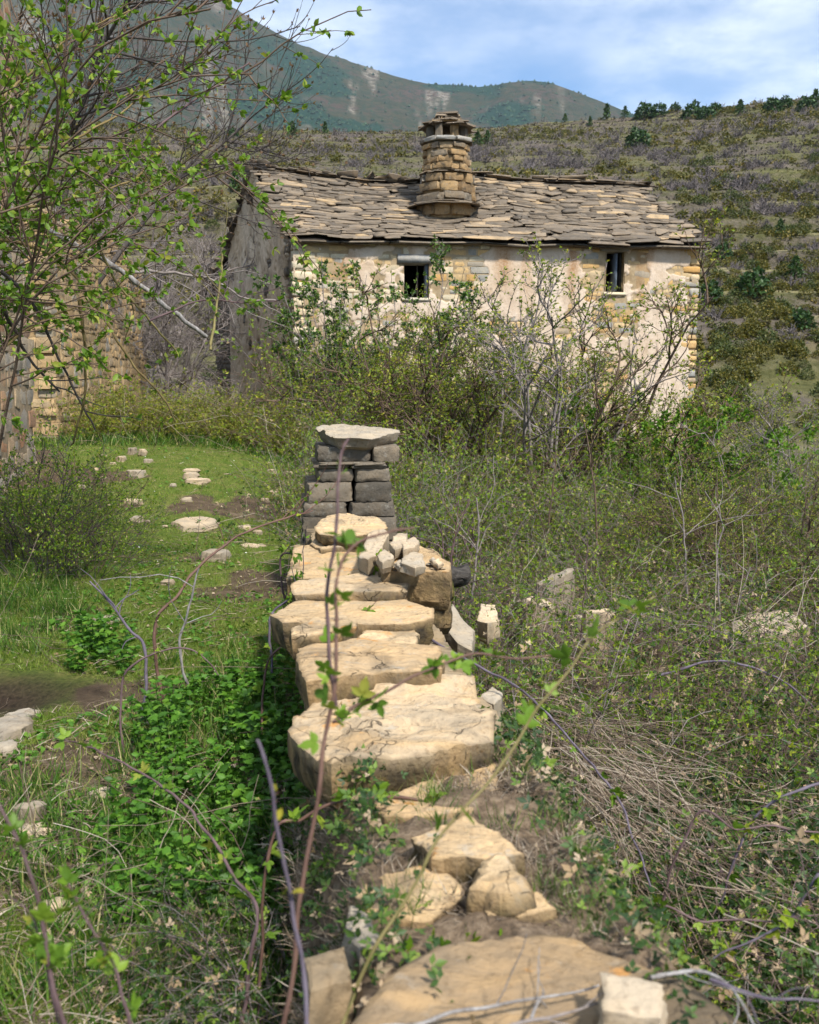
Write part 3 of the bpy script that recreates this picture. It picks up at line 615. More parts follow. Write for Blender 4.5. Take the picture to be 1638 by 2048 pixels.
# mountain forest: small tree shapes on the dark patches
ii = rg.integers(0, Xm.size, 90000); pr = fo.ravel()[ii] * 0.75 + 0.12
ii = ii[(rg.uniform(0, 1, len(ii)) < pr) & (pxm.ravel()[ii] > -100) & (pxm.ravel()[ii] < 1750) & (RR.ravel()[ii] > 1250) & (RR.ravel()[ii] < 2560)][:20000]
jt = rg.uniform(-5, 5, (len(ii), 2))
pm = np.stack([Xm.ravel()[ii] + jt[:, 0], Ym.ravel()[ii] + jt[:, 1], Zm.ravel()[ii] - 2], -1)
CT = (np.array([[1, 0, 0.25], [0.31, 0.95, 0.2], [-0.81, 0.59, 0.3], [-0.81, -0.59, 0.2], [0.31, -0.95, 0.3], [0.05, 0, 1.5], [0.5, 0.3, 0.95], [-0.4, -0.35, 1.0]], float),
      np.array([[0, 1, 6], [1, 2, 5], [2, 3, 7], [3, 4, 7], [4, 0, 6], [6, 1, 5], [7, 2, 5], [4, 6, 5], [7, 4, 5]]))
a = rg.uniform(0, 6.28, len(pm)); Rm = np.zeros((len(pm), 3, 3)); Rm[:, 0, 0] = Rm[:, 1, 1] = np.cos(a); Rm[:, 0, 1] = -np.sin(a); Rm[:, 1, 0] = np.sin(a); Rm[:, 2, 2] = 1
V, Fc = inst(CT[0], CT[1], pm, Rm, rg.uniform(2.0, 4.6, len(pm)))
add('mountain_forest', mesh_data('mountain_forest', V, Fc, M['forest'], False, {'rnd': np.repeat(rg.uniform(0, 1, len(pm)), len(CT[0]))}), kind='stuff',
    label='dark forest patches far off on the mountain slope', cat='forest')
# ------------------------------------------------------------------ stone shapes
rs_ = np.random.default_rng(21)
def block_mesh(rg, ch=0.05, jit=0.06):
    """chamfered uneven block filling -0.5..0.5"""
    V = []
    for sx in (-1, 1):
        for sy in (-1, 1):
            for sz in (-1, 1):
                c = np.array([sx, sy, sz]) * 0.5 + rg.uniform(-jit, jit, 3)
                q = ch * rg.uniform(0.4, 1.4, 3)
                for k in range(3):
                    p = c.copy()
                    for j in range(3):
                        if j != k: p[j] -= np.sign(c[j]) * q[j] * 0.55
                    V.append(p)
    V = np.array(V)
    id_ = lambda x, y, z, k: ((x * 2 + y) * 2 + z) * 3 + k
    Fq, Ft = [], []
    Fq += [[id_(x, 0, 0, 0), id_(x, 1, 0, 0), id_(x, 1, 1, 0), id_(x, 0, 1, 0)] if x else [id_(x, 0, 0, 0), id_(x, 0, 1, 0), id_(x, 1, 1, 0), id_(x, 1, 0, 0)] for x in (0, 1)]
    Fq += [[id_(0, y, 0, 1), id_(0, y, 1, 1), id_(1, y, 1, 1), id_(1, y, 0, 1)] if y else [id_(0, y, 0, 1), id_(1, y, 0, 1), id_(1, y, 1, 1), id_(0, y, 1, 1)] for y in (0, 1)]
    Fq += [[id_(0, 0, z, 2), id_(1, 0, z, 2), id_(1, 1, z, 2), id_(0, 1, z, 2)] if z else [id_(0, 0, z, 2), id_(0, 1, z, 2), id_(1, 1, z, 2), id_(1, 0, z, 2)] for z in (0, 1)]
    for a in (0, 1):
        for c in (0, 1):
            Fq.append([id_(a, c, 0, 0), id_(a, c, 1, 0), id_(a, c, 1, 1), id_(a, c, 0, 1)])
            Fq.append([id_(a, 0, c, 0), id_(a, 1, c, 0), id_(a, 1, c, 2), id_(a, 0, c, 2)])
            Fq.append([id_(0, a, c, 1), id_(1, a, c, 1), id_(1, a, c, 2), id_(0, a, c, 2)])
    for x in (0, 1):
        for y in (0, 1):
            for z in (0, 1): Ft.append([id_(x, y, z, 0), id_(x, y, z, 1), id_(x, y, z, 2)])
    cen = np.zeros(3)
    def fix(fs):
        o = []
        for f in fs:
            p = V[f]; nn = np.cross(p[1] - p[0], p[2] - p[0])
            o.append(f if np.dot(nn, p.mean(0) - cen) > 0 else f[::-1])
        return np.array(o)
    return V, fix(Fq), fix(Ft)
BLK = [block_mesh(rs_) for _ in range(14)]
def rough_block(rg, n=(9, 5, 5), amp=0.07):
    """hewn block with broken faces filling -0.5..0.5"""
    V, Fq, idx = [], [], {}
    def vid(p):
        k = tuple(p)
        if k not in idx: idx[k] = len(V); V.append([p[0] / n[0] - .5, p[1] / n[1] - .5, p[2] / n[2] - .5])
        return idx[k]
    for ax in range(3):
        u, v = (ax + 1) % 3, (ax + 2) % 3
        for sd_ in (0, n[ax]):
            for a in range(n[u]):
                for c in range(n[v]):
                    q = []
                    for da, dc in ((0, 0), (1, 0), (1, 1), (0, 1)):
                        p = [0, 0, 0]; p[ax] = sd_; p[u] = a + da; p[v] = c + dc; q.append(vid(p))
                    Fq.append(q if sd_ else q[::-1])
    V = np.array(V, float); s_ = rg.uniform(0, 99)
    e = np.sum(np.abs(V) > .499, 1)
    V = V * np.where(e >= 2, rg.uniform(.90, .985, len(V)), 1.0)[:, None] * np.where(e == 3, .97, 1.0)[:, None]
    dd = np.stack([fbm(V * 3 + s_ + k * 9, 4, 3 + k, .6) - .5 for k in range(3)], -1)
    V = V + dd * amp * 2 * np.array([1, 1, 1.0]) + np.array([(rg.uniform(-.12, .12)) * V[:, 1], 0 * V[:, 0], rg.uniform(-.1, .1) * V[:, 0]]).T
    return V, np.array(Fq), np.zeros((0, 3), int)

RBL = [rough_block(rs_, (4, 2, 3), .055) for _ in range(12)]
def slate_shape(rg):
    """irregular flat slate, x across, y up-slope (lower edge at y=0), unit size"""
    n = int(rg.integers(6, 9)); a = np.sort(rg.uniform(0, 2 * np.pi, n) * 0.35 + np.arange(n) * 2 * np.pi / n * 0.65 + np.arange(n) * 2 * np.pi / n * 0.35)
    x = np.sign(np.cos(a)) * np.abs(np.cos(a)) ** 0.30 * 0.52; y = np.sign(np.sin(a)) * np.abs(np.sin(a)) ** 0.30 * 0.52
    x += rg.uniform(-0.07, 0.07, n); y += rg.uniform(-0.05, 0.05, n)
    top = np.stack([x * 0.97, y * 0.97, np.full(n, 0.5) + rg.uniform(-0.15, 0.15, n)], -1); bot = np.stack([x, y, np.full(n, -0.5)], -1)
    V = np.concatenate([top, bot, [[0, 0, 0.55]]]); i = np.arange(n); j = (i + 1) % n
    Ft = np.stack([i, j, np.full(n, 2 * n)], -1); Fq = np.stack([i + n, j + n, j, i], -1)
    Fb = np.array([[n, n + k + 1, n + k] for k in range(1, n - 1)])
    return V, Fq, np.concatenate([Ft, Fb])
SLT = [slate_shape(rs_) for _ in range(16)]
def roll(Rm, a):
    c, s_ = math.cos(a), math.sin(a); return np.asarray(Rm) @ np.array([[c, 0, s_], [0, 1, 0], [-s_, 0, c]])
class Pieces:
    """alike pieces: the largest become parts that share mesh data, the rest one joined part"""
    def __init__(s, shapes, mat, mat_i, name, smooth=False): s.smooth = smooth; s.sh, s.mat, s.mi, s.name = shapes, mat, mat_i, name; s.L = []
    def put(s, Rm, loc, size, w=1.0, mat=None): s.L.append((int(rs_.integers(len(s.sh))), np.asarray(Rm, float), np.asarray(loc, float), np.asarray(size, float), w, mat))
    def build(s, parent, limit=300):
        s.L.sort(key=lambda q: -q[4]); data = {}
        for k, Rm, loc, size, w_, mt in s.L[:limit]:
            key = (k, mt or s.mat)
            if key not in data:
                data[key] = mesh_data(s.name, s.sh[k][0], [s.sh[k][1], s.sh[k][2]], M[mt or s.mat], s.smooth)
                if s.smooth: data[key].set_sharp_from_angle(angle=R(32))
            add(s.name, data[key], parent, M=mat4(Rm, loc, size))
        rest = s.L[limit:]
        if rest:
            Vs, Q, T, c = [], [], [], 0
            for k, Rm, loc, size, w_, mt in rest:
                V = (s.sh[k][0] * size) @ Rm.T + loc; Vs.append(V); Q.append(s.sh[k][1] + c); T.append(s.sh[k][2] + c); c += len(V)
            me = mesh_data(s.name + '_mass', np.concatenate(Vs), [np.concatenate(Q), np.concatenate(T)], M[s.mi], s.smooth)
            if s.smooth: me.set_sharp_from_angle(angle=R(32))
            add(s.name + '_mass', me, parent, kind='stuff')

def slab_mesh(poly, ztop, th, rg, noise=0.010, bev=0.010, edge=0.014, tilt=(0, 0), under=0.92, K=15, Mn=96, layer=0.004):
    """stone with an outline: rings from the centre to the rim, then down the side; returns V,F,crust"""
    poly = np.asarray(poly, float)[:, :2]; c = poly.mean(0)
    ar = 0.5 * np.sum(poly[:, 0] * np.roll(poly[:, 1], -1) - poly[:, 1] * np.roll(poly[:, 0], -1))
    if ar < 0: poly = poly[::-1]
    seg = np.linalg.norm(np.roll(poly, -1, 0) - poly, axis=1); ns_ = np.maximum(1, np.round(seg / seg.sum() * Mn)).astype(int); nx_ = np.roll(poly, -1, 0)
    b = np.concatenate([poly[k] + (nx_[k] - poly[k]) * (np.arange(q) / q)[:, None] for k, q in enumerate(ns_)]); Mn = len(b)
    dirv = unit(b - c); sd_ = rg.uniform(0, 100)
    b = b + dirv * (((fbm(b * 16 + sd_, 4, 7, 0.7) - 0.5) * 2.2) * edge)[:, None]
    rings = []; side_mask = []
    for k in range(K):
        f = ((k + 0.5) / K) ** 0.8; rings.append(np.concatenate([c + (b - dirv * bev - c) * f, np.full((Mn, 1), ztop)], 1)); side_mask.append(np.zeros(Mn))
    e1 = np.concatenate([b - dirv * bev * 0.35, np.full((Mn, 1), ztop - bev * 0.45)], 1); rings.append(e1); side_mask.append(np.full(Mn, 0.55))
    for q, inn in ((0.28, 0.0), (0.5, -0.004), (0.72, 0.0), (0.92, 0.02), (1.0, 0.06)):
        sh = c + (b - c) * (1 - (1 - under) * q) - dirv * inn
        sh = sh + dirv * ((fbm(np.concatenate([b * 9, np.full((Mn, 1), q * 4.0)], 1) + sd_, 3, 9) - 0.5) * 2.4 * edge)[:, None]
        rings.append(np.concatenate([sh, np.full((Mn, 1), ztop - th * q)], 1)); side_mask.append(np.full(Mn, 1.0))
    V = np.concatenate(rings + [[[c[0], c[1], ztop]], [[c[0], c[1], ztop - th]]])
    cr = np.concatenate(side_mask + [[0.0], [1.0]])
    nt_ = len(rings); i = np.arange(Mn); j = (i + 1) % Mn; Fq = []
    for k in range(nt_ - 1): Fq.append(np.stack([k * Mn + i, (k + 1) * Mn + i, (k + 1) * Mn + j, k * Mn + j], -1))
    ct, cb = nt_ * Mn, nt_ * Mn + 1
    Ft = np.concatenate([np.stack([i, j, np.full(Mn, ct)], -1), np.stack([(nt_ - 1) * Mn + j, (nt_ - 1) * Mn + i, np.full(Mn, cb)], -1)])
    tp = sstep(ztop - th * 0.4, ztop - bev * 0.3, V[:, 2])
    nz = (fbm(V * 5 + sd_, 4, 13) - 0.5) * 2 * noise + (np.abs(fbm(V * 11 + sd_, 4, 15) - 0.5) * -2.0 + 0.5) * noise * 0.7
    if layer:   # cleavage steps
        s_ = fbm(V[:, :2] * np.array([1.8, 3.8]) + sd_, 4, 19, .55); nz = nz - layer * 1.3 * (sstep(0.52, 0.53, s_) + sstep(0.60, 0.61, s_) + sstep(0.44, 0.45, s_) + sstep(.38, .39, s_) - 2)
    V[:, 2] += nz * tp + ((V[:, 0] - c[0]) * tilt[0] + (V[:, 1] - c[1]) * tilt[1])
    return V, [np.concatenate(Fq), Ft], cr
def slab(name, poly, ztop, th, parent=None, mat='slab', rg=rs_, **kw):
    lab = {k: kw.pop(k) for k in ('label', 'cat', 'group') if k in kw}
    V, Fs_, cr = slab_mesh(poly, ztop, th, rg, **kw)
    c = V.mean(0); c[2] = V[:, 2].min()
    me = mesh_data(name, V - c, Fs_, M[mat], True, {'side_mask': cr}); me.set_sharp_from_angle(angle=R(28))
    o = add(name, me, parent, **lab); o.location = c
    return o
def pxpoly(pts, z): return [onz(px, py, z)[:2] for px, py in pts]

# ------------------------------------------------------------------ the house
house = empty('stone_house', (0, 0, 0), 'abandoned two storey stone house with slate roof and round chimney', 'house')
FL = np.array([-2.39, 21.0]); FRc = np.array([6.46, 22.8]); BL = np.array([-5.33, 28.0]); BR = np.array([4.35, 30.0])
U = unit(FRc - FL); LF = np.linalg.norm(FRc - FL); NF = np.array([U[1], -U[0]])        # front wall
ZB = -1.2
def ztop_front(u): return 4.40 + 0.10 * u / LF
def wp(u, z, off=0.0, P0=FL, Uv=None, Nv=None):
    Uv = U if Uv is None else Uv; Nv = NF if Nv is None else Nv
    q = P0 + np.outer(np.atleast_1d(u), Uv) + np.outer(np.broadcast_to(np.atleast_1d(off), np.atleast_1d(u).shape), Nv)
    return np.concatenate([q, np.broadcast_to(np.atleast_1d(z), np.atleast_1d(u).shape)[:, None]], 1)
def hitw(px, py, P0=FL, Nv=None):
    Nv = NF if Nv is None else Nv; r = ray(px, py); n3 = np.array([Nv[0], Nv[1], 0]); t = np.dot(np.array([P0[0], P0[1], 0]) - CAM, n3) / np.dot(r, n3)
    p = CAM + r * t; return float(np.dot(p[:2] - P0, U)), float(p[2])
def rect(x0, y0, x1, y1):
    a = hitw(x0, y1); c = hitw(x1, y0); return [a[0], c[0], a[1], c[1]]
OPEN = {'left_window': rect(808, 527, 858, 596), 'right_window': rect(1211, 503, 1249, 585), 'doorway': rect(652, 723, 730, 860), 'door': rect(930, 765, 985, 905)}
# sheet of plaster over the masonry
def sheet(P0, Uv, Nv, L, ztopf, mat, maskf, stainf, opens, parent, name, res=0.021, rough=0.007, deep=-0.004, proud=0.013, z0=ZB):
    us = np.linspace(0, L, int(L / res)); H = max(ztopf(0), ztopf(L), ztopf(L / 2)) - z0; ns = int(H / res)
    edges_u = [e for o_ in opens for e in o_[:2]]
    for e in edges_u: us[np.argmin(np.abs(us - e))] = e
    vs = np.linspace(0, 1, ns); zt = np.array([ztopf(q) for q in us])
    Ug, Vg = np.meshgrid(us, vs); Zg = z0 + Vg * (zt - z0)[None]
    zrow = z0 + vs * (zt.mean() - z0)
    m = maskf(Ug, Zg); p = np.stack([Ug, Zg], -1)
    off = deep + (proud + 0.004 - deep) * sstep(0.455, 0.50, m) + (fbm(p * 5, 4, 101) - 0.5) * 2 * rough + (fbm(p * 22, 3, 103) - 0.5) * 1.2 * rough
    V = wp(Ug.ravel(), Zg.ravel(), off.ravel(), P0, Uv, Nv); Fc = grid_faces(len(us), len(vs))
    um = Ug.ravel()[Fc].mean(1); zm = Zg.ravel()[Fc].mean(1); k = np.ones(len(Fc), bool)
    for u0, u1, a, c in opens: k &= ~((um > u0) & (um < u1) & (zm > a) & (zm < c))
    return add(name, mesh_data(name, V, Fc[k], M[mat], True, {'mask': m.ravel(), 'stain': stainf(Ug, Zg).ravel()}), parent)
def upx(u): return 592 + 793 * u / LF
def zpy(z, u): return 741 - (z - 1.75) * F / (21.0 + 1.8 * u / LF)
def gs(px, py, cx, cy, sx, sy): return np.exp(-(((px - cx) / sx) ** 2 + ((py - cy) / sy) ** 2) ** 1.5)
def fmask(u, z):
    px = upx(u); py = zpy(z, u); p = np.stack([u, z], -1)
    m = 0.575 + 0.95 * (fbm(p * 1.5, 4, 111, 0.6) - 0.5) + 0.65 * (fbm(p * 5.5, 3, 113) - 0.5)
    for cx, cy, sx, sy, a in ((1182, 545, 45, 62, .55), (1222, 630, 55, 40, .5), (1262, 545, 22, 55, .5), (905, 545, 62, 48, .6), (700, 485, 130, 16, .55), (960, 492, 300, 9, .6), (1380, 560, 14, 300, .6),
                              (660, 545, 60, 60, .35), (610, 600, 20, 220, .45), (640, 690, 50, 30, .3), (1345, 548, 40, 8, .5), (1345, 625, 35, 10, .5), (1310, 590, 24, 10, .4), (1215, 660, 50, 18, .4),
                              (830, 590, 55, 20, .3), (1135, 500, 25, 12, .3)):
        m = m - a * gs(px, py, cx, cy, sx, sy)
    for cx, cy, sx, sy, a in ((1325, 720, 55, 95, .45), (1060, 580, 75, 65, .40), (1300, 620, 25, 50, .15), (1310, 525, 30, 22, .35), (985, 540, 30, 50, .4), (1170, 640, 30, 60, .15)):
        m = m + a * gs(px, py, cx, cy, sx, sy)
    return m
def fstain_and_band(u, z):
    px = upx(u); py = zpy(z, u); nn = 10 * (fbm(np.stack([u * 3, z * 2], -1), 3, 115) - 0.5)
    s = 0.9 * np.exp(-((px - 1124 + nn) / 13) ** 2) * sstep(660, 520, py) + 0.7 * np.exp(-((px - 980 + nn) / 12) ** 2) * sstep(640, 500, py)
    s = s + 0.5 * sstep(.56, .72, fbm(np.stack([u * 2.2, z * .35], -1), 4, 117)) * sstep(720, 500, py) + 0.30 * np.exp(-((px - 1000 + nn) / 9) ** 2) * sstep(700, 540, py) + 0.55 * gs(px, py, 690, 540, 26, 40) + 0.25 * sstep(505, 492, py)  # stain streaks and blotch, plus a darker band along the wall top
    return np.clip(s, 0, 0.9)
ops = list(OPEN.values())
front = sheet(FL, U, NF, LF, ztop_front, 'plaster', fmask, fstain_and_band, ops, house, 'front_wall')
# facade stones
RF = np.array([[U[0], -NF[0], 0], [U[1], -NF[1], 0], [0, 0, 1.0]])          # x along the wall, y inwards, z up
pcs = Pieces(RBL, 'fstone', 'fstone_i', 'stone', True)
z = 0.0
while z < 4.45:
    h = rs_.uniform(0.075, 0.165); u = -0.02 + rs_.uniform(0, 0.2)
    while u < LF:
        wd = rs_.uniform(0.13, 0.46) * (1.25 if h > 0.13 else 1.0); u1 = min(u + wd, LF + 0.012)
        cu, cz = (u + u1) / 2, z + h / 2
        hit = any(o_[0] - 0.02 < u1 and u < o_[1] + 0.02 and o_[2] - 0.1 < z + h and z < o_[3] + 0.14 for o_ in ops)
        mk = float(fmask(np.array([cu]), np.array([cz]))[0])
        if not hit and u1 - u > 0.07 and z + h < ztop_front(cu) + 0.02 and mk < 0.50:
            px_, py_ = upx(cu), zpy(cz, cu); vis = 1.0 if (py_ < 700) else 0.3
            cream = (px_ < 960 and rs_.uniform() < (0.75 if px_ < 760 else 0.35))
            pcs.put(roll(RF, rs_.normal() * .03), wp(cu, cz + rs_.uniform(-.010, .010), -0.106 + rs_.uniform(-0.006, 0.010))[0], ((u1 - u) * rs_.uniform(.9, 1.0) - 0.010, 0.22, h * rs_.uniform(.8, 1.0)), vis * wd * h, 'cream_stone' if cream else None)
        u = u1 + 0.002
    z += h
pcs.build(front, 300)
# quoins at the front corners
for side, u0 in ((0, 0.0), (1, LF)):
    z = 0.0 if side == 0 else -0.6; k = 0
    while z < 4.35:
        h = rs_.uniform(0.12, 0.24); ln = (0.26, 0.46)[k % 2] * rs_.uniform(0.85, 1.15); dp = (0.46, 0.26)[k % 2]
        cu = u0 + (ln / 2 - 0.03 if side == 0 else -ln / 2 + 0.03)
        add('quoin', mesh_data('quoin', RBL[k % 12][0], [RBL[k % 12][1]], M['cream_stone' if side == 0 else 'fstone']), front,
            M=mat4(RF, wp(cu, z + h / 2, -dp / 2 + 0.016)[0], (ln, dp, h - 0.012)))
        z += h; k += 1
# reveals, lintels, sills
def quads_box(u0, u1, z0, z1, d0, d1):
    """the four inner faces of an opening from depth d0 to d1 (inwards)"""
    c = [(u0, z0), (u1, z0), (u1, z1), (u0, z1)]
    V = np.concatenate([wp([q[0] for q in c], [q[1] for q in c], -d0), wp([q[0] for q in c], [q[1] for q in c], -d1)])
    return V, np.array([[0, 1, 5, 4], [1, 2, 6, 5], [2, 3, 7, 6], [3, 0, 4, 7]])
def wbox(u0, u1, z0, z1, o0, o1):
    c = [(u0, z0), (u1, z0), (u1, z1), (u0, z1)]
    V = np.concatenate([wp([q[0] for q in c], [q[1] for q in c], o1), wp([q[0] for q in c], [q[1] for q in c], o0)])
    return V, np.array([[0, 1, 2, 3], [5, 4, 7, 6], [4, 5, 1, 0], [5, 6, 2, 1], [6, 7, 3, 2], [7, 4, 0, 3]])
def wblock(name, mat, parent, u0, u1, z0, z1, o0, o1, k=0):
    return add(name, mesh_data(name, BLK[k][0], [BLK[k][1], BLK[k][2]], M[mat]), parent, M=mat4(RF, wp((u0 + u1) / 2, (z0 + z1) / 2, (o0 + o1) / 2)[0], (u1 - u0, o1 - o0, z1 - z0)))
for nm, (u0, u1, z0, z1) in OPEN.items():
    root = add('window' if 'window' in nm else ('doorway' if nm == 'doorway' else 'door'), mesh_data('reveal', *quads_box(u0 - 0.02, u1 + 0.02, z0 - 0.02, z1 + 0.02, -0.012, 0.55), M['ochremortar']), house)
    wblock('lintel', 'lintel', root, u0 - 0.10, u1 + 0.12, z1 - 0.005, z1 + (0.17 if nm == 'left_window' else 0.12), -0.4, 0.03, 3)
    if 'window' in nm: wblock('sill', 'cream_stone', root, u0 - 0.05, u1 + 0.06, z0 - 0.07, z0 + 0.008, -0.3, 0.04, 5)
    if nm == 'right_window':
        wblock('frame', 'dark', root, u1 - 0.03, u1 + 0.015, z0, z1, -0.30, -0.18, 6)
        sh = add('shutter', mesh_data('shutter', *wbox(-0.02, 0.02, z0 + 0.05, z1 - 0.03, -0.30, 0.0), M['shutter']), root)
        V = np.empty(0); p0 = wp(u1 - 0.13, 0, -0.12)[0]
        me = sh.data; co = np.empty(len(me.vertices) * 3, np.float32); me.vertices.foreach_get('co', co); co = co.reshape(-1, 3)
        base = wp(0, 0, 0)[0]; co[:, :2] += (p0 - base)[:2]; me.vertices.foreach_set('co', co.ravel()); me.update()
    if nm == 'left_window':
        wblock('frame', 'shutter', root, u1 - 0.05, u1 + 0.01, z0, z1, -0.28, -0.10, 7)
        wblock('frame_bar', 'dark', root, (u0 + u1) / 2 + 0.06, (u0 + u1) / 2 + 0.09, z0, z1, -0.32, -0.28, 7)
    if nm == 'door':
        nb = 5
        for k in range(nb):
            a = u0 + (u1 - u0) * k / nb
            wblock('plank', 'rustdoor', root, a + 0.004, a + (u1 - u0) / nb - 0.004, z0, z1 - 0.01, -0.20, -0.16, k)
# gable walls and back
UG = unit(BL - FL); LG = np.linalg.norm(BL - FL); NG = np.array([UG[1], -UG[0]]);  NG = NG if NG[0] < 0 else -NG
AP = 0.435
def ztop_g(u):
    t = u / LG; return float(np.interp(t, [0, AP, 1], [4.42, 6.42, 3.65]))
def gmask(u, z):
    p = np.stack([u * 1.7, z * 1.2], -1)
    m = 0.66 + 1.1 * (fbm(p * 2.2, 4, 121, 0.65) - 0.5) + 0.5 * (fbm(p * 9, 3, 123) - 0.5)
    m = m - 0.45 * sstep(0.9, 0.2, u) * sstep(2.2, 3.6, z) - 0.9 * sstep(LG * 0.78, LG * 0.80, u) + 0.35 * sstep(2.4, 1.0, z) * sstep(0.4, 0.8, u) - 0.3 * sstep(0.5, 0.1, u)
    return m
def gstain(u, z): return 0.45 * sstep(0.56, 0.70, fbm(np.stack([u * 3.2, z * 2.0], -1), 5, 125)) * sstep(1.5, 3.0, z)
gab = sheet(FL, UG, NG, LG, ztop_g, 'gable', gmask, gstain, [], house, 'gable_wall', res=0.035, rough=0.022, deep=-0.05)
RG = np.array([[UG[0], -NG[0], 0], [UG[1], -NG[1], 0], [0, 0, 1.0]])
pg = Pieces(BLK, 'pillar', 'pillar', 'stone'); z = 0.3
while z < 6.0:
    h = rs_.uniform(0.09, 0.19); u = 0.05
    while u < LG:
        wd = rs_.uniform(0.2, 0.55); cu = u + wd / 2
        if z + h < ztop_g(cu) - 0.12 and float(gmask(np.array([cu]), np.array([z + h / 2]))[0]) < 0.40 and u > 0.25:
            pg.put(RG, wp(cu, z + h / 2, -0.10, FL, UG, NG)[0], (wd - 0.015, 0.22, h * 0.95), wd * h)
        u += wd
    z += h
pg.build(gab, 160)
# putlog hole under the ridge
add('beam_end', mesh_data('beam_end', BLK[2][0], [BLK[2][1], BLK[2][2]], M['dark']), gab, M=mat4(RG, wp(LG * AP - 0.05, 5.72, 0.0, FL, UG, NG)[0], (0.14, 0.3, 0.26)))
for a_, c_, nm, zz0, zz1, zm in ((FRc, BR, 'gable_wall', 4.5, 3.6, 6.3), (BR, BL, 'back_wall', 3.6, 3.6, None)):
    n_ = 13; t = np.linspace(0, 1, n_); zt = np.interp(t, [0, AP, 1], [zz0, zm, zz1]) if zm else np.interp(t, [0, 1], [zz0, zz1])
    if nm == 'gable_wall':
        c_ = BR
    P = a_[None] + (c_ - a_)[None] * t[:, None]
    V = np.concatenate([np.c_[P, np.full(n_, ZB)], np.c_[P, zt]]); i = np.arange(n_ - 1)
    add(nm, mesh_data(nm, V, np.stack([i, i + 1, i + 1 + n_, i + n_], -1), M['ochremortar']), house)
# interior floor keeps the rooms dark
add('upper_floor', mesh_data('upper_floor', np.array([[FL[0] + .1, FL[1] + .6, 2.0], [FRc[0] - .1, FRc[1] + .6, 2.0], [BR[0] - .1, BR[1] - .2, 2.0], [BL[0] + .1, BL[1] - .2, 2.0]]), np.array([[0, 1, 2, 3]]), M['dark']), house)

# ---- roof
E0 = at(580, 476, 20.78); E1 = at(1410, 489, 22.55); R0 = at(513, 336, 24.0); R1 = at(1293, 372, 25.35)
B0 = np.array([-5.62, 28.35, 3.62]); B1 = np.array([4.65, 30.5, 3.55])
def sag(s): return np.interp(s, [0, 0.06, .15, .27, .38, .46, .54, .62, .75, .9, 1], [0, -.03, -.13, -.21, -.17, -.06, 0.03, -.02, -.02, 0.0, -.02])
def surf(s, t, A0=E0, A1=E1, C0=R0, C1=R1):
    s = np.asarray(s, float)[..., None]; t = np.asarray(t, float)[..., None]
    p = (A0 * (1 - s) + A1 * s) * (1 - t) + (C0 * (1 - s) + C1 * s) * t
    s1 = s[..., 0]; t1 = t[..., 0]
    dz = sag(s1) * t1 ** 1.2 + 0.05 * (fbm(np.stack([s1 * 9, t1 * 4], -1), 3, 131) - 0.5) - 0.07 * np.sin(np.pi * t1) * (1 - 0.3 * s1) + 0.025 * np.sin(s1 * 31) * (1 - t1)
    dz = dz + 0.10 * np.exp(-((s1 - 0.57) / 0.06) ** 2 - ((t1 - 0.6) / 0.3) ** 2)
    p[..., 2] += dz; return p
ss, tt = np.meshgrid(np.linspace(0, 1, 60), np.linspace(0, 1, 20))
Vf = surf(ss, tt).reshape(-1, 3); Vb = surf(ss, tt, B0, B1, R0, R1).reshape(-1, 3)
gf = grid_faces(60, 20)
Vd = np.concatenate([Vf, Vb]); Vd[:, 2] -= 0.075
roof = add('roof', mesh_data('roof', Vd, np.concatenate([gf, gf[:, ::-1] + len(Vf)]), M['dark']), house)
sp = Pieces(SLT, 'slate', 'slate_i', 'slate')
def lay(A0, A1, C0, C1, rows, lift, wrange, big_eave, wgt, flip=1):
    LS = np.linalg.norm(A1 - A0); SLn = np.linalg.norm(C0 - A0)
    for j in range(rows):
        t = j / rows * 0.985; s = -0.012 + rs_.uniform(-0.012, 0.012)
        ex = SLn / rows
        while s < 1.005:
            wd = rs_.uniform(*wrange) * (rs_.uniform(1.2, 2.0) if (j == 0 and big_eave) else 1.0); ds = wd / LS
            cs_ = s + ds / 2; ln = max(ex * rs_.uniform(2.0, 3.1), 0.22)
            if s + ds > 1.022: break
            cl = float(np.clip(cs_, -0.005, 1.005)); tj = t + rs_.uniform(-0.010, 0.010)
            p0 = surf(cl, tj, A0, A1, C0, C1); p1 = surf(cl, min(tj + ln / SLn, 1.02), A0, A1, C0, C1); pa = surf(cl - 0.01, tj, A0, A1, C0, C1); pb = surf(cl + 0.01, tj, A0, A1, C0, C1)
            xd = unit(pb - pa) * flip; yd = unit(p1 - p0); nd = unit(np.cross(xd, yd)); 
            if nd[2] < 0: nd = -nd
            th_ = rs_.uniform(0.020, 0.040) * (1.2 if j == 0 else 1.0)
            yaw = rs_.normal() * 0.07; lift_ = lift + rs_.uniform(0, 0.035)
            if rs_.uniform() < 0.045 and j > 1: yaw += rs_.uniform(-0.8, 0.8); lift_ += 0.03; wd *= 0.8
            tiltv = 0.13 + rs_.uniform(-0.05, 0.06)
            y2 = unit(yd - nd * tiltv); n2 = unit(np.cross(xd, y2)); n2 = n2 if n2[2] > 0 else -n2
            x2 = unit(xd * math.cos(yaw) + y2 * math.sin(yaw)); y2 = np.cross(n2, x2)
            cen = p0 + y2 * (ln * 0.5 - (0.10 if j == 0 else 0.03)) + nd * (lift_ + ln * 0.5 * tiltv * 0.9)
            cen = cen + x2 * (cs_ - cl) * LS
            sp.put(np.stack([x2, y2, n2], -1), cen, (wd * 1.06, ln, th_), wgt * wd * ln * (1.6 if j == 0 else 1.0) * (1.35 - t))
            s += ds
lay(E0, E1, R0, R1, 40, 0.0, (0.20, 0.66), True, 1.0)
lay(B0, B1, R0, R1, 22, 0.0, (0.3, 0.7), False, 0.05, -1)
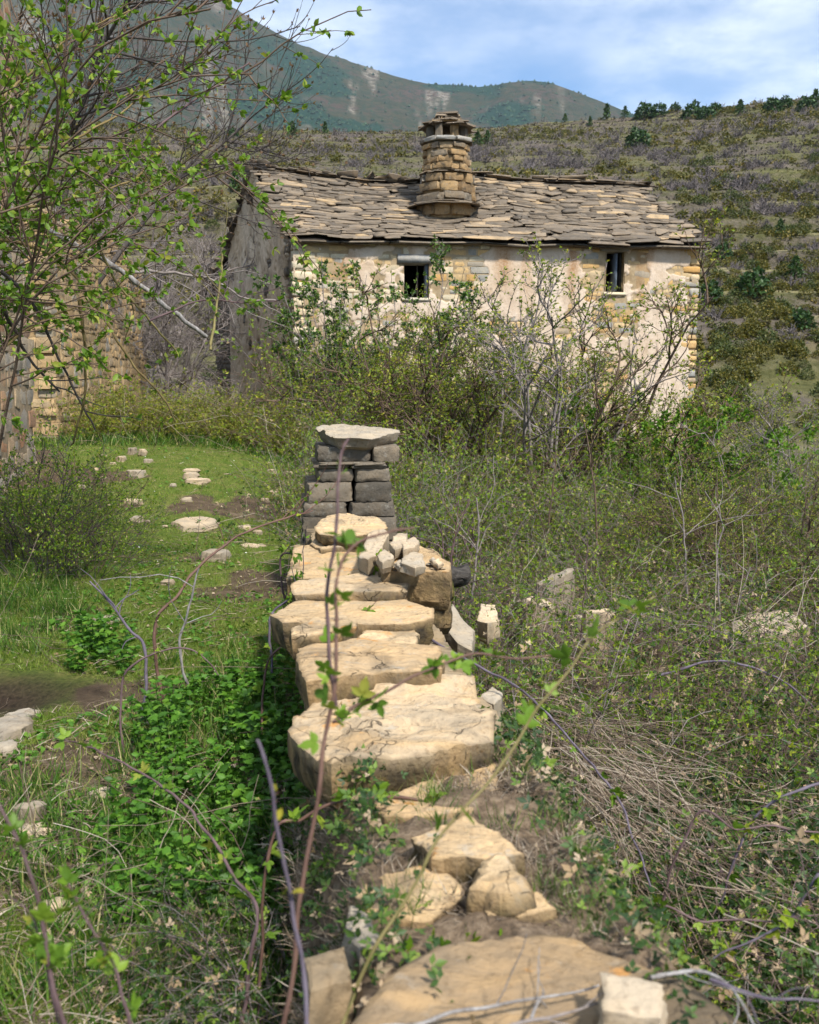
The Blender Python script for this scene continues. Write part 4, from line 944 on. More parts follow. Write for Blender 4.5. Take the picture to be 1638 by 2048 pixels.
# ridge slabs
s = -0.01
while s < 1.0:
    wd = rs_.uniform(0.35, 0.75); ds = wd / np.linalg.norm(R1 - R0); p = surf(min(max(s + ds / 2, 0), 1), 1.0)
    xd = unit(surf(min(s + ds, 1.0), 1.0) - surf(max(s, 0.0), 1.0)) if s + ds < 1.02 else unit(R1 - R0)
    nd = unit(np.array([0, -0.10 + rs_.normal() * 0.08, 1.0])); nd = unit(nd - xd * np.dot(nd, xd)); yd = np.cross(nd, xd)
    for q in range(2 if rs_.uniform() < 0.6 else 1):
        sp.put(np.stack([xd, yd, nd], -1), p + np.array([0, rs_.uniform(-0.1, 0.1), 0.03 + 0.04 * q]), (wd * 1.15, rs_.uniform(0.28, 0.45), rs_.uniform(0.02, 0.035)), 0.2)
    s += ds * 0.9
sp.build(roof, 300)
for k in range(9):   # eave beam
    a = k / 9
    p0 = surf(a, 0.02); p1 = surf(a + 1 / 9, 0.02); d = p1 - p0; L_ = np.linalg.norm(d); d = d / L_
    yv = unit(np.array([-d[1], d[0], 0])); 
    add('eave_slab', mesh_data('eave_slab', BLK[k][0], [BLK[k][1], BLK[k][2]], M['pillar']), roof, M=mat4(np.stack([d, yv, np.cross(d, yv)], -1), (p0 + p1) / 2 + np.array([0, 0.16, -0.09]), (L_ - 0.01, 0.42, 0.05)))

# ---- chimney
CX, CY = at(893, 400, 23.05)[:2]
def cz_(py): return float(at(893, py, 22.6)[2])
chim = add('chimney', None, house) if False else None
def lathe(prof, n=28, jit=0.02):
    a = np.linspace(0, 2 * np.pi, n, endpoint=False); V = []
    for r, z in prof: V.append(np.stack([CX + r * np.cos(a), CY + r * np.sin(a), np.full(n, z)], -1))
    V = np.concatenate(V); V[:, :2] += (fbm(V * 4, 3, 141)[:, None] - 0.5) * 2 * jit
    i = np.arange(n); j = (i + 1) % n
    Fq = np.concatenate([np.stack([k * n + i, k * n + j, (k + 1) * n + j, (k + 1) * n + i], -1) for k in range(len(prof) - 1)])
    return V, Fq
chim = add('chimney', mesh_data('chimney', *lathe([(0.535, cz_(436)), (0.535, cz_(402)), (0.515, cz_(345)), (0.465, cz_(340)), (0.465, cz_(282)), (0.2, cz_(281)), (0.2, cz_(330))], 28, 0.03), M['ochremortar'], True), house)
ck = Pieces([rough_block(rs_, (5, 3, 4), .11) for _ in range(10)], 'chim', 'chim', 'stone', True)
def ring(z0, z1, r, n, prot=0.06, dep=0.2):
    a = rs_.uniform(0, 6.28); k = 0; ws = rs_.uniform(0.6, 1.5, n); ws = ws / ws.sum() * 2 * np.pi
    for wa in ws:
        am = a + wa / 2; d = np.array([math.cos(am), math.sin(am), 0]); tn = np.array([-d[1], d[0], 0])
        hh = (z1 - z0) * rs_.uniform(0.88, 1.0)
        ck.put(np.stack([tn, d, [0, 0, 1]], -1), np.array([CX, CY, (z0 + z1) / 2]) + d * (r - dep / 2 + rs_.uniform(-0.03, 0.045)) + np.array([0, 0, rs_.uniform(-.02, .02)]), (wa * r * rs_.uniform(.85, 1.02) - 0.008, dep, hh * rs_.uniform(.75, 1.05) - 0.008), 1)
        a += wa
def ledge(z, r0, r1, n, tilt=0.12, th=0.03, rows=2):
    for q in range(rows):
        a = rs_.uniform(0, 6.28); ws = rs_.uniform(0.7, 1.4, n); ws = ws / ws.sum() * 2 * np.pi
        for wa in ws:
            am = a + wa / 2; d = np.array([math.cos(am), math.sin(am), 0]); tn = np.array([-d[1], d[0], 0]); dn = unit(d - np.array([0, 0, tilt + rs_.uniform(-.06, .06)]))
            k2 = Pieces
            sl.put(np.stack([tn, dn, np.cross(tn, dn)], -1), np.array([CX, CY, z + q * th * 0.9]) + d * ((r0 + r1) / 2 - q * 0.03), ((r1) * wa * 1.12, (r1 - r0) * rs_.uniform(0.85, 1.12), th * rs_.uniform(.7, 1.2)), 1)
            a += wa
sl = Pieces(SLT, 'slate', 'slate', 'slate')
zs = np.linspace(cz_(402), cz_(344), 4)
ring(cz_(432), cz_(406), 0.62, 8)
for k in range(3): ring(zs[k], zs[k + 1], 0.615 - 0.018 * k, 8)
zs = np.linspace(cz_(338), cz_(282), 5)
for k in range(4): ring(zs[k], zs[k + 1], 0.505 - 0.006 * k, 10)
ledge(cz_(405), 0.40, 0.84, 11, 0.24); ledge(cz_(342), 0.33, 0.64, 11, 0.16, 0.025)
# lichened ring below the lantern
zr = cz_(276); 
for q, n in ((0, 9),):
    a = 0.3; ws = rs_.uniform(0.8, 1.2, n); ws = ws / ws.sum() * 2 * np.pi
    for wa in ws:
        am = a + wa / 2; d = np.array([math.cos(am), math.sin(am), 0]); tn = np.array([-d[1], d[0], 0])
        ck.put(np.stack([tn, d, [0, 0, 1]], -1), np.array([CX, CY, zr]) + d * 0.41, (wa * 0.55, 0.32, 0.085), 2, 'pillar' if math.sin(am) > -0.2 else 'lintel'); a += wa
zp0, zp1 = cz_(273), cz_(247)
for k in range(8):
    am = R(20) + k * 2 * np.pi / 8 + rs_.uniform(-.08, .08); d = np.array([math.cos(am), math.sin(am), 0]); tn = np.array([-d[1], d[0], 0])
    ck.put(np.stack([tn, d, [0, 0, 1]], -1), np.array([CX, CY, (zp0 + zp1) / 2]) + d * 0.41, (0.145, 0.13, zp1 - zp0 + 0.05), 3, 'pillar' if k % 3 else 'chim')
ck.build(chim, 300)
ledge(cz_(247) + 0.02, 0.10, 0.64, 8, 0.13, 0.04); ledge(cz_(241) + 0.02, 0.06, 0.50, 7, 0.18, 0.04); ledge(cz_(233), 0.0, 0.38, 6, 0.22, 0.04); 
sl.put(np.eye(3), (CX, CY, cz_(226)), (0.58, 0.5, 0.07), 5); sl.put(np.array([[.97, .22, 0], [-.22, .97, 0], [0, 0, 1.0]]), (CX + 0.03, CY - 0.02, cz_(222) + .01), (0.50, 0.42, 0.06), 5)
sl.build(chim, 300)

# ------------------------------------------------------------------ ruined walls on the left
def rubble_wall(name, label, P0, P1, z0, z1f, hs, ws, mat, mat_i, thick, limit, endstone=None, core='mortar', seed=1, dark_gap=0.0):
    rg = np.random.default_rng(seed)
    o = empty(name, (P0[0], P0[1], z0), label, 'stone wall'); off = np.array([P0[0], P0[1], z0])
    Uv = unit(np.array(P1) - P0); L = np.linalg.norm(np.array(P1) - P0); Nv = np.array([Uv[1], -Uv[0]])
    n_ = 40; t = np.linspace(0, L, n_); zt = np.array([z1f(q) for q in t]) - 0.05
    V = []
    for dd in (-0.005, -thick): V += [wp(t, z0 - 0.5, dd, P0, Uv, Nv), wp(t, zt, dd, P0, Uv, Nv)]
    V = np.concatenate(V) - off; i = np.arange(n_ - 1); q = lambda a, b: np.stack([a * n_ + i, a * n_ + i + 1, b * n_ + i + 1, b * n_ + i], -1)
    Fq = np.concatenate([q(0, 1), q(1, 3), q(3, 2), [[0, n_, 3 * n_, 2 * n_]]])
    Fq = np.concatenate([Fq, [[n_ - 1, 3 * n_ - 1, 4 * n_ - 1, 2 * n_ - 1]]])
    add('core', mesh_data('core', V, Fq, M[core]), o)
    Rw = np.array([[Uv[0], -Nv[0], 0], [Uv[1], -Nv[1], 0], [0, 0, 1.0]]); pc = Pieces(RBL, mat, mat_i, 'stone', True)
    z = z0 - 0.2; top = max(zt)
    while z < top:
        h = rg.uniform(*hs); u = rg.uniform(-0.1, 0.0) + 0.0; first = True
        while u < L:
            wd = rg.uniform(*ws); cu = u + wd / 2
            if z + h < z1f(min(max(cu, 0), L)) + rg.uniform(-0.1, 0.12):
                d_ = np.linalg.norm(P0 + Uv * cu)
                pc.put(roll(Rw, rg.normal() * .05), wp(cu, z + h / 2 + rg.uniform(-.022, .022), -0.122 + rg.uniform(-0.010, 0.014), P0, Uv, Nv)[0] - off, (wd * rg.uniform(.85, 1.04) - 0.008, 0.26, h * rg.uniform(.70, 1.12)), wd * h / d_ ** 2)
            u += wd
        # end face, facing back along -U
        v_ = 0.0
        while endstone and v_ < thick:
            wd = rg.uniform(*endstone)
            if z + h < z1f(0) + 0.1:
                Re = np.stack([np.append(-Nv, 0), np.append(Uv, 0), [0, 0, 1.0]], -1)
                pc.put(Re, np.append(P0 - Nv * (v_ + wd / 2) + Uv * (0.115 + rg.uniform(-.012, .012)), z + h / 2) - off, (wd - 0.012, 0.24, h - 0.006), wd * h / 100)
            v_ += wd
        z += h
    pc.build(o, limit); return o
rubble_wall('stone_wall', 'tall ochre rubble wall with squared corner stones edging the lawn', np.array([-5.28, 15.0]), np.array([-5.85, 22.2]), 0.35,
            lambda u: 4.1 - 0.12 * math.sin(u * 2.2) , (0.08, 0.19), (0.13, 0.42), 'ochre', 'ochre_i', 0.6, 300, (0.3, 0.42), 'ochremortar', 4)
rubble_wall('ruined_wall', 'tall ruined rubble wall of rusty and grey stones behind the leafy shrub', np.array([-4.55, 10.4]), np.array([-5.02, 13.3]), 0.0,
            lambda u: 6.6 - 0.3 * math.sin(u * 1.7), (0.13, 0.32), (0.18, 0.50), 'ruin', 'ruin', 0.8, 300, (0.3, 0.5), 'mortar', 9)
# ------------------------------------------------------------------ the dry stone wall in the foreground
rw = np.random.default_rng(33)
dw = empty('dry_stone_wall', (0, 0, 0), 'low dry stone wall of broad sandstone slabs ending in a stone pillar', 'dry stone wall')
SL_ = [
 # outline in picture units, top height, thickness, extra
 ([(600, 2180), (760, 1962), (860, 1897), (1000, 1862), (1130, 1852), (1250, 1890), (1420, 1975), (1530, 2062), (1640, 2190)], .70, .20, dict(noise=.014, bev=.022, mat='brownslab')),
 ([(948, 1792), (1000, 1784), (1080, 1795), (1112, 1830), (1050, 1846), (972, 1842)], .665, .12, dict(layer=.006)),
 ([(930, 1768), (955, 1708), (1010, 1694), (1050, 1728), (1066, 1768), (1000, 1785)], .725, .16, dict(noise=.018, bev=.03, edge=.02)),
 ([(712, 1785), (745, 1760), (830, 1742), (905, 1750), (935, 1795), (850, 1838), (735, 1828)], .66, .13, dict(noise=.012)),
 ([(815, 1668), (930, 1636), (1003, 1658), (1050, 1714), (960, 1730), (865, 1722)], .70, .12, dict(layer=.005)),
 ([(740, 1600), (880, 1540), (992, 1526), (998, 1575), (968, 1618), (860, 1634), (765, 1632)], .655, .13, dict()),
 ([(570, 1456), (617, 1400), (676, 1368), (734, 1356), (866, 1360), (950, 1366), (992, 1445), (989, 1494), (866, 1511), (720, 1525), (661, 1529), (590, 1484)], .72, .17, dict(layer=.010, noise=.012)),
 ([(592, 1298), (645, 1284), (738, 1278), (830, 1285), (882, 1297), (894, 1334), (886, 1352), (756, 1357), (676, 1368), (610, 1374), (592, 1330)], .765, .15, dict(noise=.022, layer=.005)),
 ([(580, 1262), (639, 1234), (687, 1221), (718, 1245), (712, 1258), (654, 1268), (583, 1274)], .80, .11, dict(noise=.010)),
 ([(716, 1276), (740, 1240), (811, 1236), (838, 1267), (832, 1290), (725, 1290)], .70, .12, dict()),
 ([(540, 1228), (600, 1186), (720, 1182), (800, 1184), (870, 1222), (872, 1236), (810, 1243), (700, 1244), (560, 1250)], .74, .15, dict(noise=.010)),
 ([(578, 1172), (620, 1155), (690, 1148), (760, 1139), (822, 1165), (816, 1184), (730, 1190), (588, 1187)], .765, .11, dict(noise=.014)),
 ([(760, 1124), (835, 1090), (862, 1097), (905, 1124), (899, 1143), (830, 1140), (763, 1138)], .835, .20, dict(noise=.008, under=.99, bev=.012)),
 ([(572, 1156), (588, 1092), (690, 1080), (742, 1094), (764, 1120), (758, 1146), (650, 1156)], .715, .18, dict(noise=.012)),
 ([(626, 1054), (655, 1031), (700, 1027), (772, 1042), (775, 1052), (744, 1069), (690, 1069), (640, 1064)], .83, .10, dict(noise=.012, layer=.006)),
 ([(618, 1085), (650, 1062), (740, 1066), (768, 1080), (745, 1096), (640, 1098)], .745, .12, dict()),
]
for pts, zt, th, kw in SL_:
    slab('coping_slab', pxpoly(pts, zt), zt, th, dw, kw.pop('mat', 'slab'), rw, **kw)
# lower courses on both faces of the wall, and hearting between
pw = Pieces([rough_block(rw) for _ in range(10)], 'wallrock', 'wallrock', 'stone', True)
dv = unit(np.array([-0.1224, 1.0])); nv = np.array([dv[1], -dv[0]])
Rw_ = np.stack([np.append(dv, 0), np.append(nv, 0), [0, 0, 1.0]], -1)
def wall_half(y): return float(np.interp(y, [0.5, 1.5, 2.6, 3.4, 5.0, 7.0, 8.2], [.34, .30, .27, .30, .30, .31, .31]))
for side in (-1, 1):
    z = -0.35 if side < 0 else -1.0
    while z < 0.53:
        h = rw.uniform(0.09, 0.17); y = 0.3
        while y < 7.4:
            ln = rw.uniform(0.2, 0.5); yc = y + ln / 2; hw = wall_half(yc)
            if z + h < 0.60:
                c = np.array([xw(yc), yc]) + nv * side * (hw - 0.11 + rw.uniform(-0.03, 0.02) - (0.04 if z + h > 0.5 else 0))
                pw.put(Rw_, (c[0], c[1], z + h / 2), (ln - 0.01, rw.uniform(.2, .3), h), 1.0)
            y += ln
        z += h * 0.97
pw.build(dw, 300)
yy_ = np.linspace(0.2, 7.4, 37); V = []
for sd_ in (-1, 1):
    for zq in (-1.2, 0.585):
        V.append(np.stack([xw(yy_) + nv[0] * sd_ * 0.20, yy_ + nv[1] * sd_ * 0.2, np.full(37, zq) + (0.03 * (fbm(np.stack([yy_ * 3, yy_ * 0 + sd_], -1), 3, 7) - 0.5) if zq > 0 else 0)], -1))
V = np.concatenate(V); i = np.arange(36); q = lambda a, c: np.stack([a * 37 + i, a * 37 + i + 1, c * 37 + i + 1, c * 37 + i], -1)
add('core', mesh_data('core', V, np.concatenate([q(0, 1), q(1, 3), q(3, 2)]), M['mortar']), dw)
fy = np.linspace(0.3, 3.05, 90); fu = np.linspace(-1, 1, 44); FU, FY = np.meshgrid(fu, fy)
fz = .655 - .045 * sstep(2.2, 3.0, FY) - .30 * sstep(.55, .85, np.abs(FU)) - .75 * sstep(.80, 1.0, np.abs(FU)) - .5 * sstep(2.85, 3.05, FY) * 0
fxw = FU * (.46 + .03 * np.sin(FY * 5)); P3_ = np.stack([xw(FY) + fxw, FY, fz], -1)
P3_[..., 2] += .06 * (fbm(P3_[..., :2] * 7, 4, 501) - .5) * 2; P3_[..., 0] += .05 * (fbm(P3_ * 6, 3, 503) - .5)
add('soil_fill', mesh_data('soil_fill', P3_.reshape(-1, 3), grid_faces(44, 90), M['litter_soil'], True), dw)
# side face under the squared block, right of the wall
for (pts, zt, th, kw, mt) in (([(838, 1150), (902, 1150), (908, 1178), (842, 1182)], .615, .08, dict(noise=.02, edge=.02), 'moss'), ([(845, 1176), (898, 1172), (902, 1196), (850, 1200)], .545, .22, dict(under=.97), 'slab')):
    slab('under_block', pxpoly(pts, zt), zt, th, dw, mt, rw, **kw)
# pillar
YP = 7.42; pcx = at(693, 1000, YP)[0]
def pz(py): return float(at(693, py, YP)[2])
def pxx(px): return float(at(px, 960, YP)[0])
cs = [(1034, 1005, [(600, 690), (692, 785)], .0), (1004, 966, [(606, 700), (704, 781)], .0), (964, 939, [(627, 701), (703, 776)], -.03), (938, 931, [(622, 700), (698, 772)], -.02), (931, 925, [(628, 745), (700, 768)], 0), (924, 894, [(628, 742), (739, 796)], -.02)]
pp = Pieces([rough_block(rw, (9, 6, 5), .05) for _ in range(8)], 'pillar', 'pillar', 'pillar_stone', True)
Rp = np.stack([np.append(nv, 0), np.append(dv, 0), [0, 0, 1.0]], -1)
for yb, yt, xs, ind in cs:
    za, zb = pz(yb), pz(yt)
    for x0, x1 in xs:
        xa, xb = pxx(x0), pxx(x1)
        for row in (0, 1):
            pp.put(Rp, ((xa + xb) / 2 - 0.04 * row, YP + 0.16 - ind + 0.32 * row, (za + zb) / 2 + rw.uniform(-.003, .003)), (xb - xa - .008, .33, (zb - za) * 1.0 + .004), 1)
za = pz(1036)
for k, xs in enumerate([[(600, 700), (702, 790)], [(596, 660), (664, 792)], [(604, 700), (700, 786)], [(596, 660), (664, 792)], [(604, 700), (700, 786)], [(596, 660), (664, 792)]]):
    for x0, x1 in xs:
        for row in (0, 1): pp.put(Rp, ((pxx(x0) + pxx(x1)) / 2 - .04 * row, YP + .16 + .32 * row, za - .085 - .18 * k), (pxx(x1) - pxx(x0) - .01, .34, .178), 1)
pp.build(dw, 300)
capz = pz(893) + 0.085
slab('cap_slab', [at(px, py, Yq)[:2] for px, py, Yq in ((631, 850, 7.78), (662, 850, 8.02), (722, 850, 8.05), (797, 850, 7.80), (802, 850, 7.66), (738, 850, 7.32), (668, 850, 7.34), (652, 850, 7.50))], capz + .02, .125, dw, 'greyrock', rw, noise=.018, tilt=(-.03, .05), under=.78, edge=.02, layer=.006)

# ------------------------------------------------------------------ loose stones
GR_L = 'loose stones scattered over the lawn'
def rock(pts, z, th, label, mat='rock', group=None, name='loose_rock', cat='rock', **kw):
    return slab(name, pxpoly(pts, z), z, th, None, mat, rw, label=label, cat=cat, group=group, Mn=kw.pop('Mn', 28), K=kw.pop('K', 5), **kw)
rock([(1204, 1938), (1330, 1957), (1322, 2024), (1203, 2016)], .785, .095, 'squared pale block lying on the big rounded slab of the wall', cat='stone block', noise=.006, bev=.010, under=.97)
rock([(700, 1800), (745, 1836), (770, 1880), (720, 1900), (690, 1850)], .67, .10, 'grey stone sunk in dry grass beside the big rounded slab', 'greyrock')
rock([(600, 1915), (690, 1890), (705, 1975), (620, 2000)], .66, .14, 'brown mossy stone on the left edge of the wall', 'wallrock')
rock([(715, 1105), (738, 1072), (768, 1062), (778, 1078), (755, 1108), (735, 1116)], .86, .10, 'broad wedge shaped rock at the back of the heap on the wall', tilt=(.10, .05), edge=.02)
rock([(778, 1085), (795, 1070), (815, 1072), (812, 1090), (790, 1096)], .90, .075, 'angular rock with a dark front on top of the heap', edge=.02)
rock([(800, 1080), (828, 1070), (838, 1078), (830, 1096), (806, 1102)], .895, .075, 'broad pale rock at the right end of the heap', edge=.02)
rock([(750, 1114), (768, 1096), (784, 1106), (788, 1118), (765, 1124)], .885, .065, 'pointed pale rock at the front of the heap', edge=.02)
rock([(786, 1122), (800, 1114), (810, 1120), (800, 1132)], .875, .045, 'small grey chip between the rocks of the heap', 'greyrock')
rock([(800, 1126), (822, 1106), (846, 1112), (852, 1128), (830, 1136)], .885, .055, 'flat angular rock lying on the squared wall block')
rock([(858, 1112), (866, 1108), (878, 1114), (866, 1119)], .875, .035, 'tiny dark chip on top of the squared wall block', 'greyrock')
rock([(866, 1122), (876, 1118), (886, 1124), (876, 1130)], .865, .03, 'tiny pale chip near the edge of the squared wall block')
rock([(880, 1262), (905, 1225), (950, 1258), (945, 1285), (915, 1280)], .30, .12, 'tilted tan slab sliding off the right side of the wall', tilt=(-.25, .1), mat='greyrock')
rock([(955, 1240), (962, 1210), (990, 1212), (1000, 1240), (975, 1248)], .14, .16, 'tan rock standing alone among the dry stems', edge=.02)
rock([(958, 1398), (985, 1375), (1006, 1392), (988, 1410)], .42, .14, 'dark rock wedged under the largest slab', 'greyrock')
# ruin stones in the hollow right of the wall
def up_rock(px, py, Yd, wd, hgt, label, mat='greyrock', lean=(0, 0), name='fallen_stone', dep=.5, zoff=0.0, z=None):
    p = at(px, py, Yd); x, y = p[0], p[1]; z0 = gz1(x, y) if z is None else z
    n = 9; a = np.linspace(0, 2 * np.pi, n, endpoint=False) + rw.uniform(0, .4, n)
    poly = np.stack([x + wd / 2 * np.sign(np.cos(a)) * np.abs(np.cos(a)) ** .7 * rw.uniform(.8, 1.1, n), y + wd * dep / 2 * np.sin(a) * rw.uniform(.8, 1.1, n)], -1)
    return slab(name, poly, z0 + hgt + zoff, hgt + .12 + zoff, None, mat, rw, label=label, cat='rock', noise=.03, edge=.03, bev=.015, tilt=lean, Mn=36, K=5, under=.95, group='stones in the hollow right of the wall')
up_rock(1105, 1290, 8.6, .34, .62, 'jagged grey upright stone in the hollow beside the straw', lean=(.5, .2))
up_rock(1080, 1300, 8.4, .30, .45, 'rough tan upright stone leaning on the jagged one', 'rock', lean=(-.3, .3))
up_rock(1060, 1290, 8.9, .3, .34, 'low lichened stone behind the jagged upright stone')
up_rock(1140, 1310, 8.5, .3, .28, 'squat stone between the jagged stone and the square one')
up_rock(1192, 1345, 8.0, .24, .46, 'square cut upright stone with an ochre edge', 'rock', lean=(.05, 0))
up_rock(1222, 1350, 8.2, .16, .30, 'narrow blue grey stone behind the square cut one', 'greyrock')
up_rock(1530, 1340, 8.0, .62, .36, 'large weathered rock half buried in brambles', 'rock', lean=(.2, .2), dep=.8)
up_rock(1470, 1350, 8.1, .42, .26, 'grey rock beside the large half buried rock')
up_rock(1500, 1390, 7.6, .6, .10, 'flat brown stone below the large half buried rock', 'wallrock')
for px, py, wd, lb in ((1280, 1418, .26, 'pale flat stone lying on the bare soil of the hollow'), (1235, 1385, .16, 'small white stone on the bare soil of the hollow'), (1330, 1422, .2, 'long low stone at the rim of the bare soil'), (1262, 1400, .14, 'tan pebble beside the pale flat stone'), (1350, 1428, .12, 'tan pebble at the edge of the bare soil')):
    p = onz(px, py, -.62); up_rock(px, py, p[1], wd, .05, lb, 'rock')
# the lawn stones
def ground_hit(px, py):
    r = ray(px, py); ys = np.arange(1.2, 30, 0.03); P = CAM + r[None] * (ys / r[1])[:, None]; h = gz(P[:, 0], P[:, 1]); k = int(np.argmax(h >= P[:, 2])); return np.array([P[k, 0], P[k, 1], h[k]])
def flat_stone(px, py, wpx, label, dep=.5, hgt=None, mat='rock', ang=0.0):
    p = ground_hit(px, py); wd = wpx * p[1] / F; hgt = (hgt or .05 + .1 * wd) * .7; n = 8
    a = np.linspace(0, 2 * np.pi, n, endpoint=False) + rw.uniform(0, .5, n); q = rw.uniform(.78, 1.1, (2, n))
    xx_ = wd / 2 * np.sign(np.cos(a)) * np.abs(np.cos(a)) ** .75 * q[0]; yy_ = wd * dep / 2 * 1.5 * np.sin(a) * q[1]
    ca, sa = math.cos(ang), math.sin(ang)
    poly = np.stack([p[0] + xx_ * ca - yy_ * sa, p[1] + xx_ * sa + yy_ * ca], -1)
    return slab('lawn_stone', poly, p[2] + hgt, hgt + .06, None, mat, rw, label=label, cat='stone', group=GR_L, noise=.012, bev=.016, edge=.03, under=1.12, Mn=26, K=4, layer=.004 if wd > .3 else 0)
LS_ = [(390, 1048, 98, 'broad flat tan stone in the middle of the lawn', 1.0, .05), (430, 1118, 62, 'thick grey brown stone on the lawn near the wall nettles', .7, .12), (336, 1166, 28, 'small squared stone alone on the near lawn', .8, .05),
 (395, 962, 46, 'long flat tan stone under the smaller tan one on the lawn', .7, .05), (382, 955, 30, 'smaller tan stone lying on the long flat one', .6, .10), (382, 941, 34, 'thin tan slab behind the pair of flat stones', .6, .04),
 (272, 950, 40, 'rounded brown stone on the far lawn', .5, .09), (265, 907, 22, 'rounded brown boulder at the hedge foot', .7, .13), (284, 909, 16, 'upright tan boulder beside the rounded one at the hedge foot', .6, .12), (243, 921, 20, 'tilted squared stone before the hedge boulders', .6, .09),
 (226, 926, 14, 'flat pale chip before the hedge boulders', .5, .03), (296, 922, 18, 'low grey stone right of the hedge boulders', .6, .05), (188, 938, 26, 'white flat fragment on the far lawn', .4, .03), (165, 976, 34, 'long tan slab at the foot of the twiggy bush', .5, .06),
 (262, 1003, 34, 'long thin stone with a pebble at its end', .5, .05), (280, 1006, 14, 'pebble at the end of the long thin stone', .8, .07), (376, 999, 24, 'pale squared stone behind the broad flat one', .6, .05), (274, 1040, 26, 'tan stone half sunk left of the broad flat one', .8, .06),
 (296, 1043, 12, 'small tan pebble beside the half sunk stone', .8, .03), (332, 1054, 18, 'pale chip at the corner of the broad flat stone', .5, .025), (488, 1056, 34, 'pale stone near the pillar foot', .7, .05), (515, 1065, 24, 'small stone beside the pale one near the pillar foot', .6, .04),
 (505, 1092, 55, 'long flat stone sunk between lawn and wall', .5, .03), (545, 943, 22, 'pale cobble left of the pillar', .7, .06), (575, 950, 20, 'tan cobble touching the pillar foot', .7, .08), (530, 1000, 20, 'flat tan cobble left of the pillar base', .6, .04),
 (545, 985, 26, 'weathered cobble in the bare soil by the pillar', .6, .04), (212, 1240, 60, 'long grey stone sunk in the near turf', .5, .03), (50, 1435, 70, 'flat grey stone beside the mud patch', .6, .04), (15, 1470, 110, 'large grey stone at the edge of the near turf', .8, .07),
 (10, 1508, 60, 'pale flat stone in front of the large grey one', .7, .05), (210, 1598, 58, 'rounded tan stone embedded in the near turf', .8, .05), (65, 1645, 70, 'hump backed grey stone in the near turf', .6, .09), (70, 1668, 90, 'flat slab in front of the hump backed stone', .4, .03),
 (105, 1842, 66, 'pale rounded stone among the near brambles', .9, .05), (88, 1905, 40, 'tan stone among the near bramble canes', 1.1, .06), (240, 1715, 60, 'brown stone set in bare soil among the near brambles', .6, .03), (310, 1745, 44, 'rust coloured stone set in the bare soil', .9, .05),
 (175, 1785, 24, 'small white splinter on the near bare soil', .8, .03), (205, 955, 12, 'pale pebble near the white fragment', .8, .03), (455, 948, 16, 'thin chip on the far right lawn', .5, .02), (345, 970, 18, 'brown chip left of the pair of flat stones', .6, .03)]
for q in LS_:
    flat_stone(q[0], q[1] + 2, q[2], q[3], q[4], q[5], 'greyrock' if ('grey' in q[3] or 'brown' in q[3]) else 'rock', rw.uniform(-.4, .4))
# charred log end
n_ = 14; a = np.linspace(0, 2 * np.pi, n_, endpoint=False); pc_ = at(918, 1145, 6.05); V = []
for k, (t, r) in enumerate(((-.12, .02), (-.115, .055), (-.05, .072), (.01, .058), (.055, .064), (.075, .025))):
    rr_ = r * (1 + .6 * (fbm(np.stack([np.cos(a) * 2 + k * .9, np.sin(a) * 2, a * 0 + k], -1), 3, 3) - .5) * 2)
    V.append(np.stack([pc_[0] + t * 1.0 + 0 * a, pc_[1] + rr_ * np.cos(a) + t * .3, pc_[2] + rr_ * np.sin(a) - .02], -1))
V = np.concatenate(V); i = np.arange(n_); j = (i + 1) % n_
Fq = np.concatenate([np.stack([k * n_ + i, k * n_ + j, (k + 1) * n_ + j, (k + 1) * n_ + i], -1) for k in range(5)])
add('charred_log', mesh_data('charred_log', V, Fq, M['char'], False), None, 'blackened stub of a log beside the squared wall block', 'log')
# ------------------------------------------------------------------ plants
rp = np.random.default_rng(77)
def bramble(rg, n=24, rad=.45, L=(.9, 1.7), up=(0.5, 1.0), grav=(-.02, -.34), side=4, sl=(.15, .5), leaf=(.03, .055), nl=(5, 4), mat='leaf_bramble', bark='bark_brown', r=.0042, seg=8, tm=L_TRI, wander=.13, tk=1):
    a = rg.uniform(0, 6.28, n); q = rad * np.sqrt(rg.uniform(0, 1, n)); P0 = np.stack([q * np.cos(a), q * np.sin(a), np.full(n, -.05)], -1)
    D = np.stack([np.cos(a + rg.normal(size=n) * .7), np.sin(a + rg.normal(size=n) * .7), rg.uniform(up[0], up[1], n) * 2.0], -1)
    P = grow(P0, D, rg.uniform(*L, n), seg, np.linspace(grav[0], grav[1], seg), wander, rg)
    A, d, _, _ = spawn(P, side, rg, .15, .95, (.5, 1.2), .3); P2 = grow(A, d, rg.uniform(*sl, len(A)), 4, -.06, .2, rg)
    g = cat_geo([tubes(P, r, r * .45), tubes(P2, r * .5, r * .25)])
    p1, d1 = pick(P, nl[0], rg); p2, d2 = pick(P2, nl[1], rg, .1); pos = np.concatenate([p1, p2]); dd = np.concatenate([d1, d2])
    if tk > 1: pos, dd = tuft(pos, dd, tk, .8, rg)
    ok = pos[:, 2] > -.02; pos, dd = pos[ok], dd[ok]
    fm = leaf_mesh('foliage', pos, dd, rg.uniform(*leaf, len(pos)), tm, M[mat], rg, .7)
    return mesh_data('canes', g[0], g[1], M[bark], True), fm
def mk(name, pair, barkname='canes'):
    """hidden prototype: the pair of meshes is used by every copy"""
    return (name, pair, barkname)
def put(proto, loc, rz, s, label, cat, group):
    o = empty(proto[0], loc, label, cat, group); o.rotation_euler = (rp.normal() * .05, rp.normal() * .05, rz); o.scale = (s, s, s) if np.isscalar(s) else s
    add(proto[2], proto[1][0], o)
    if proto[1][1]: add('foliage', proto[1][1], o)
    return o
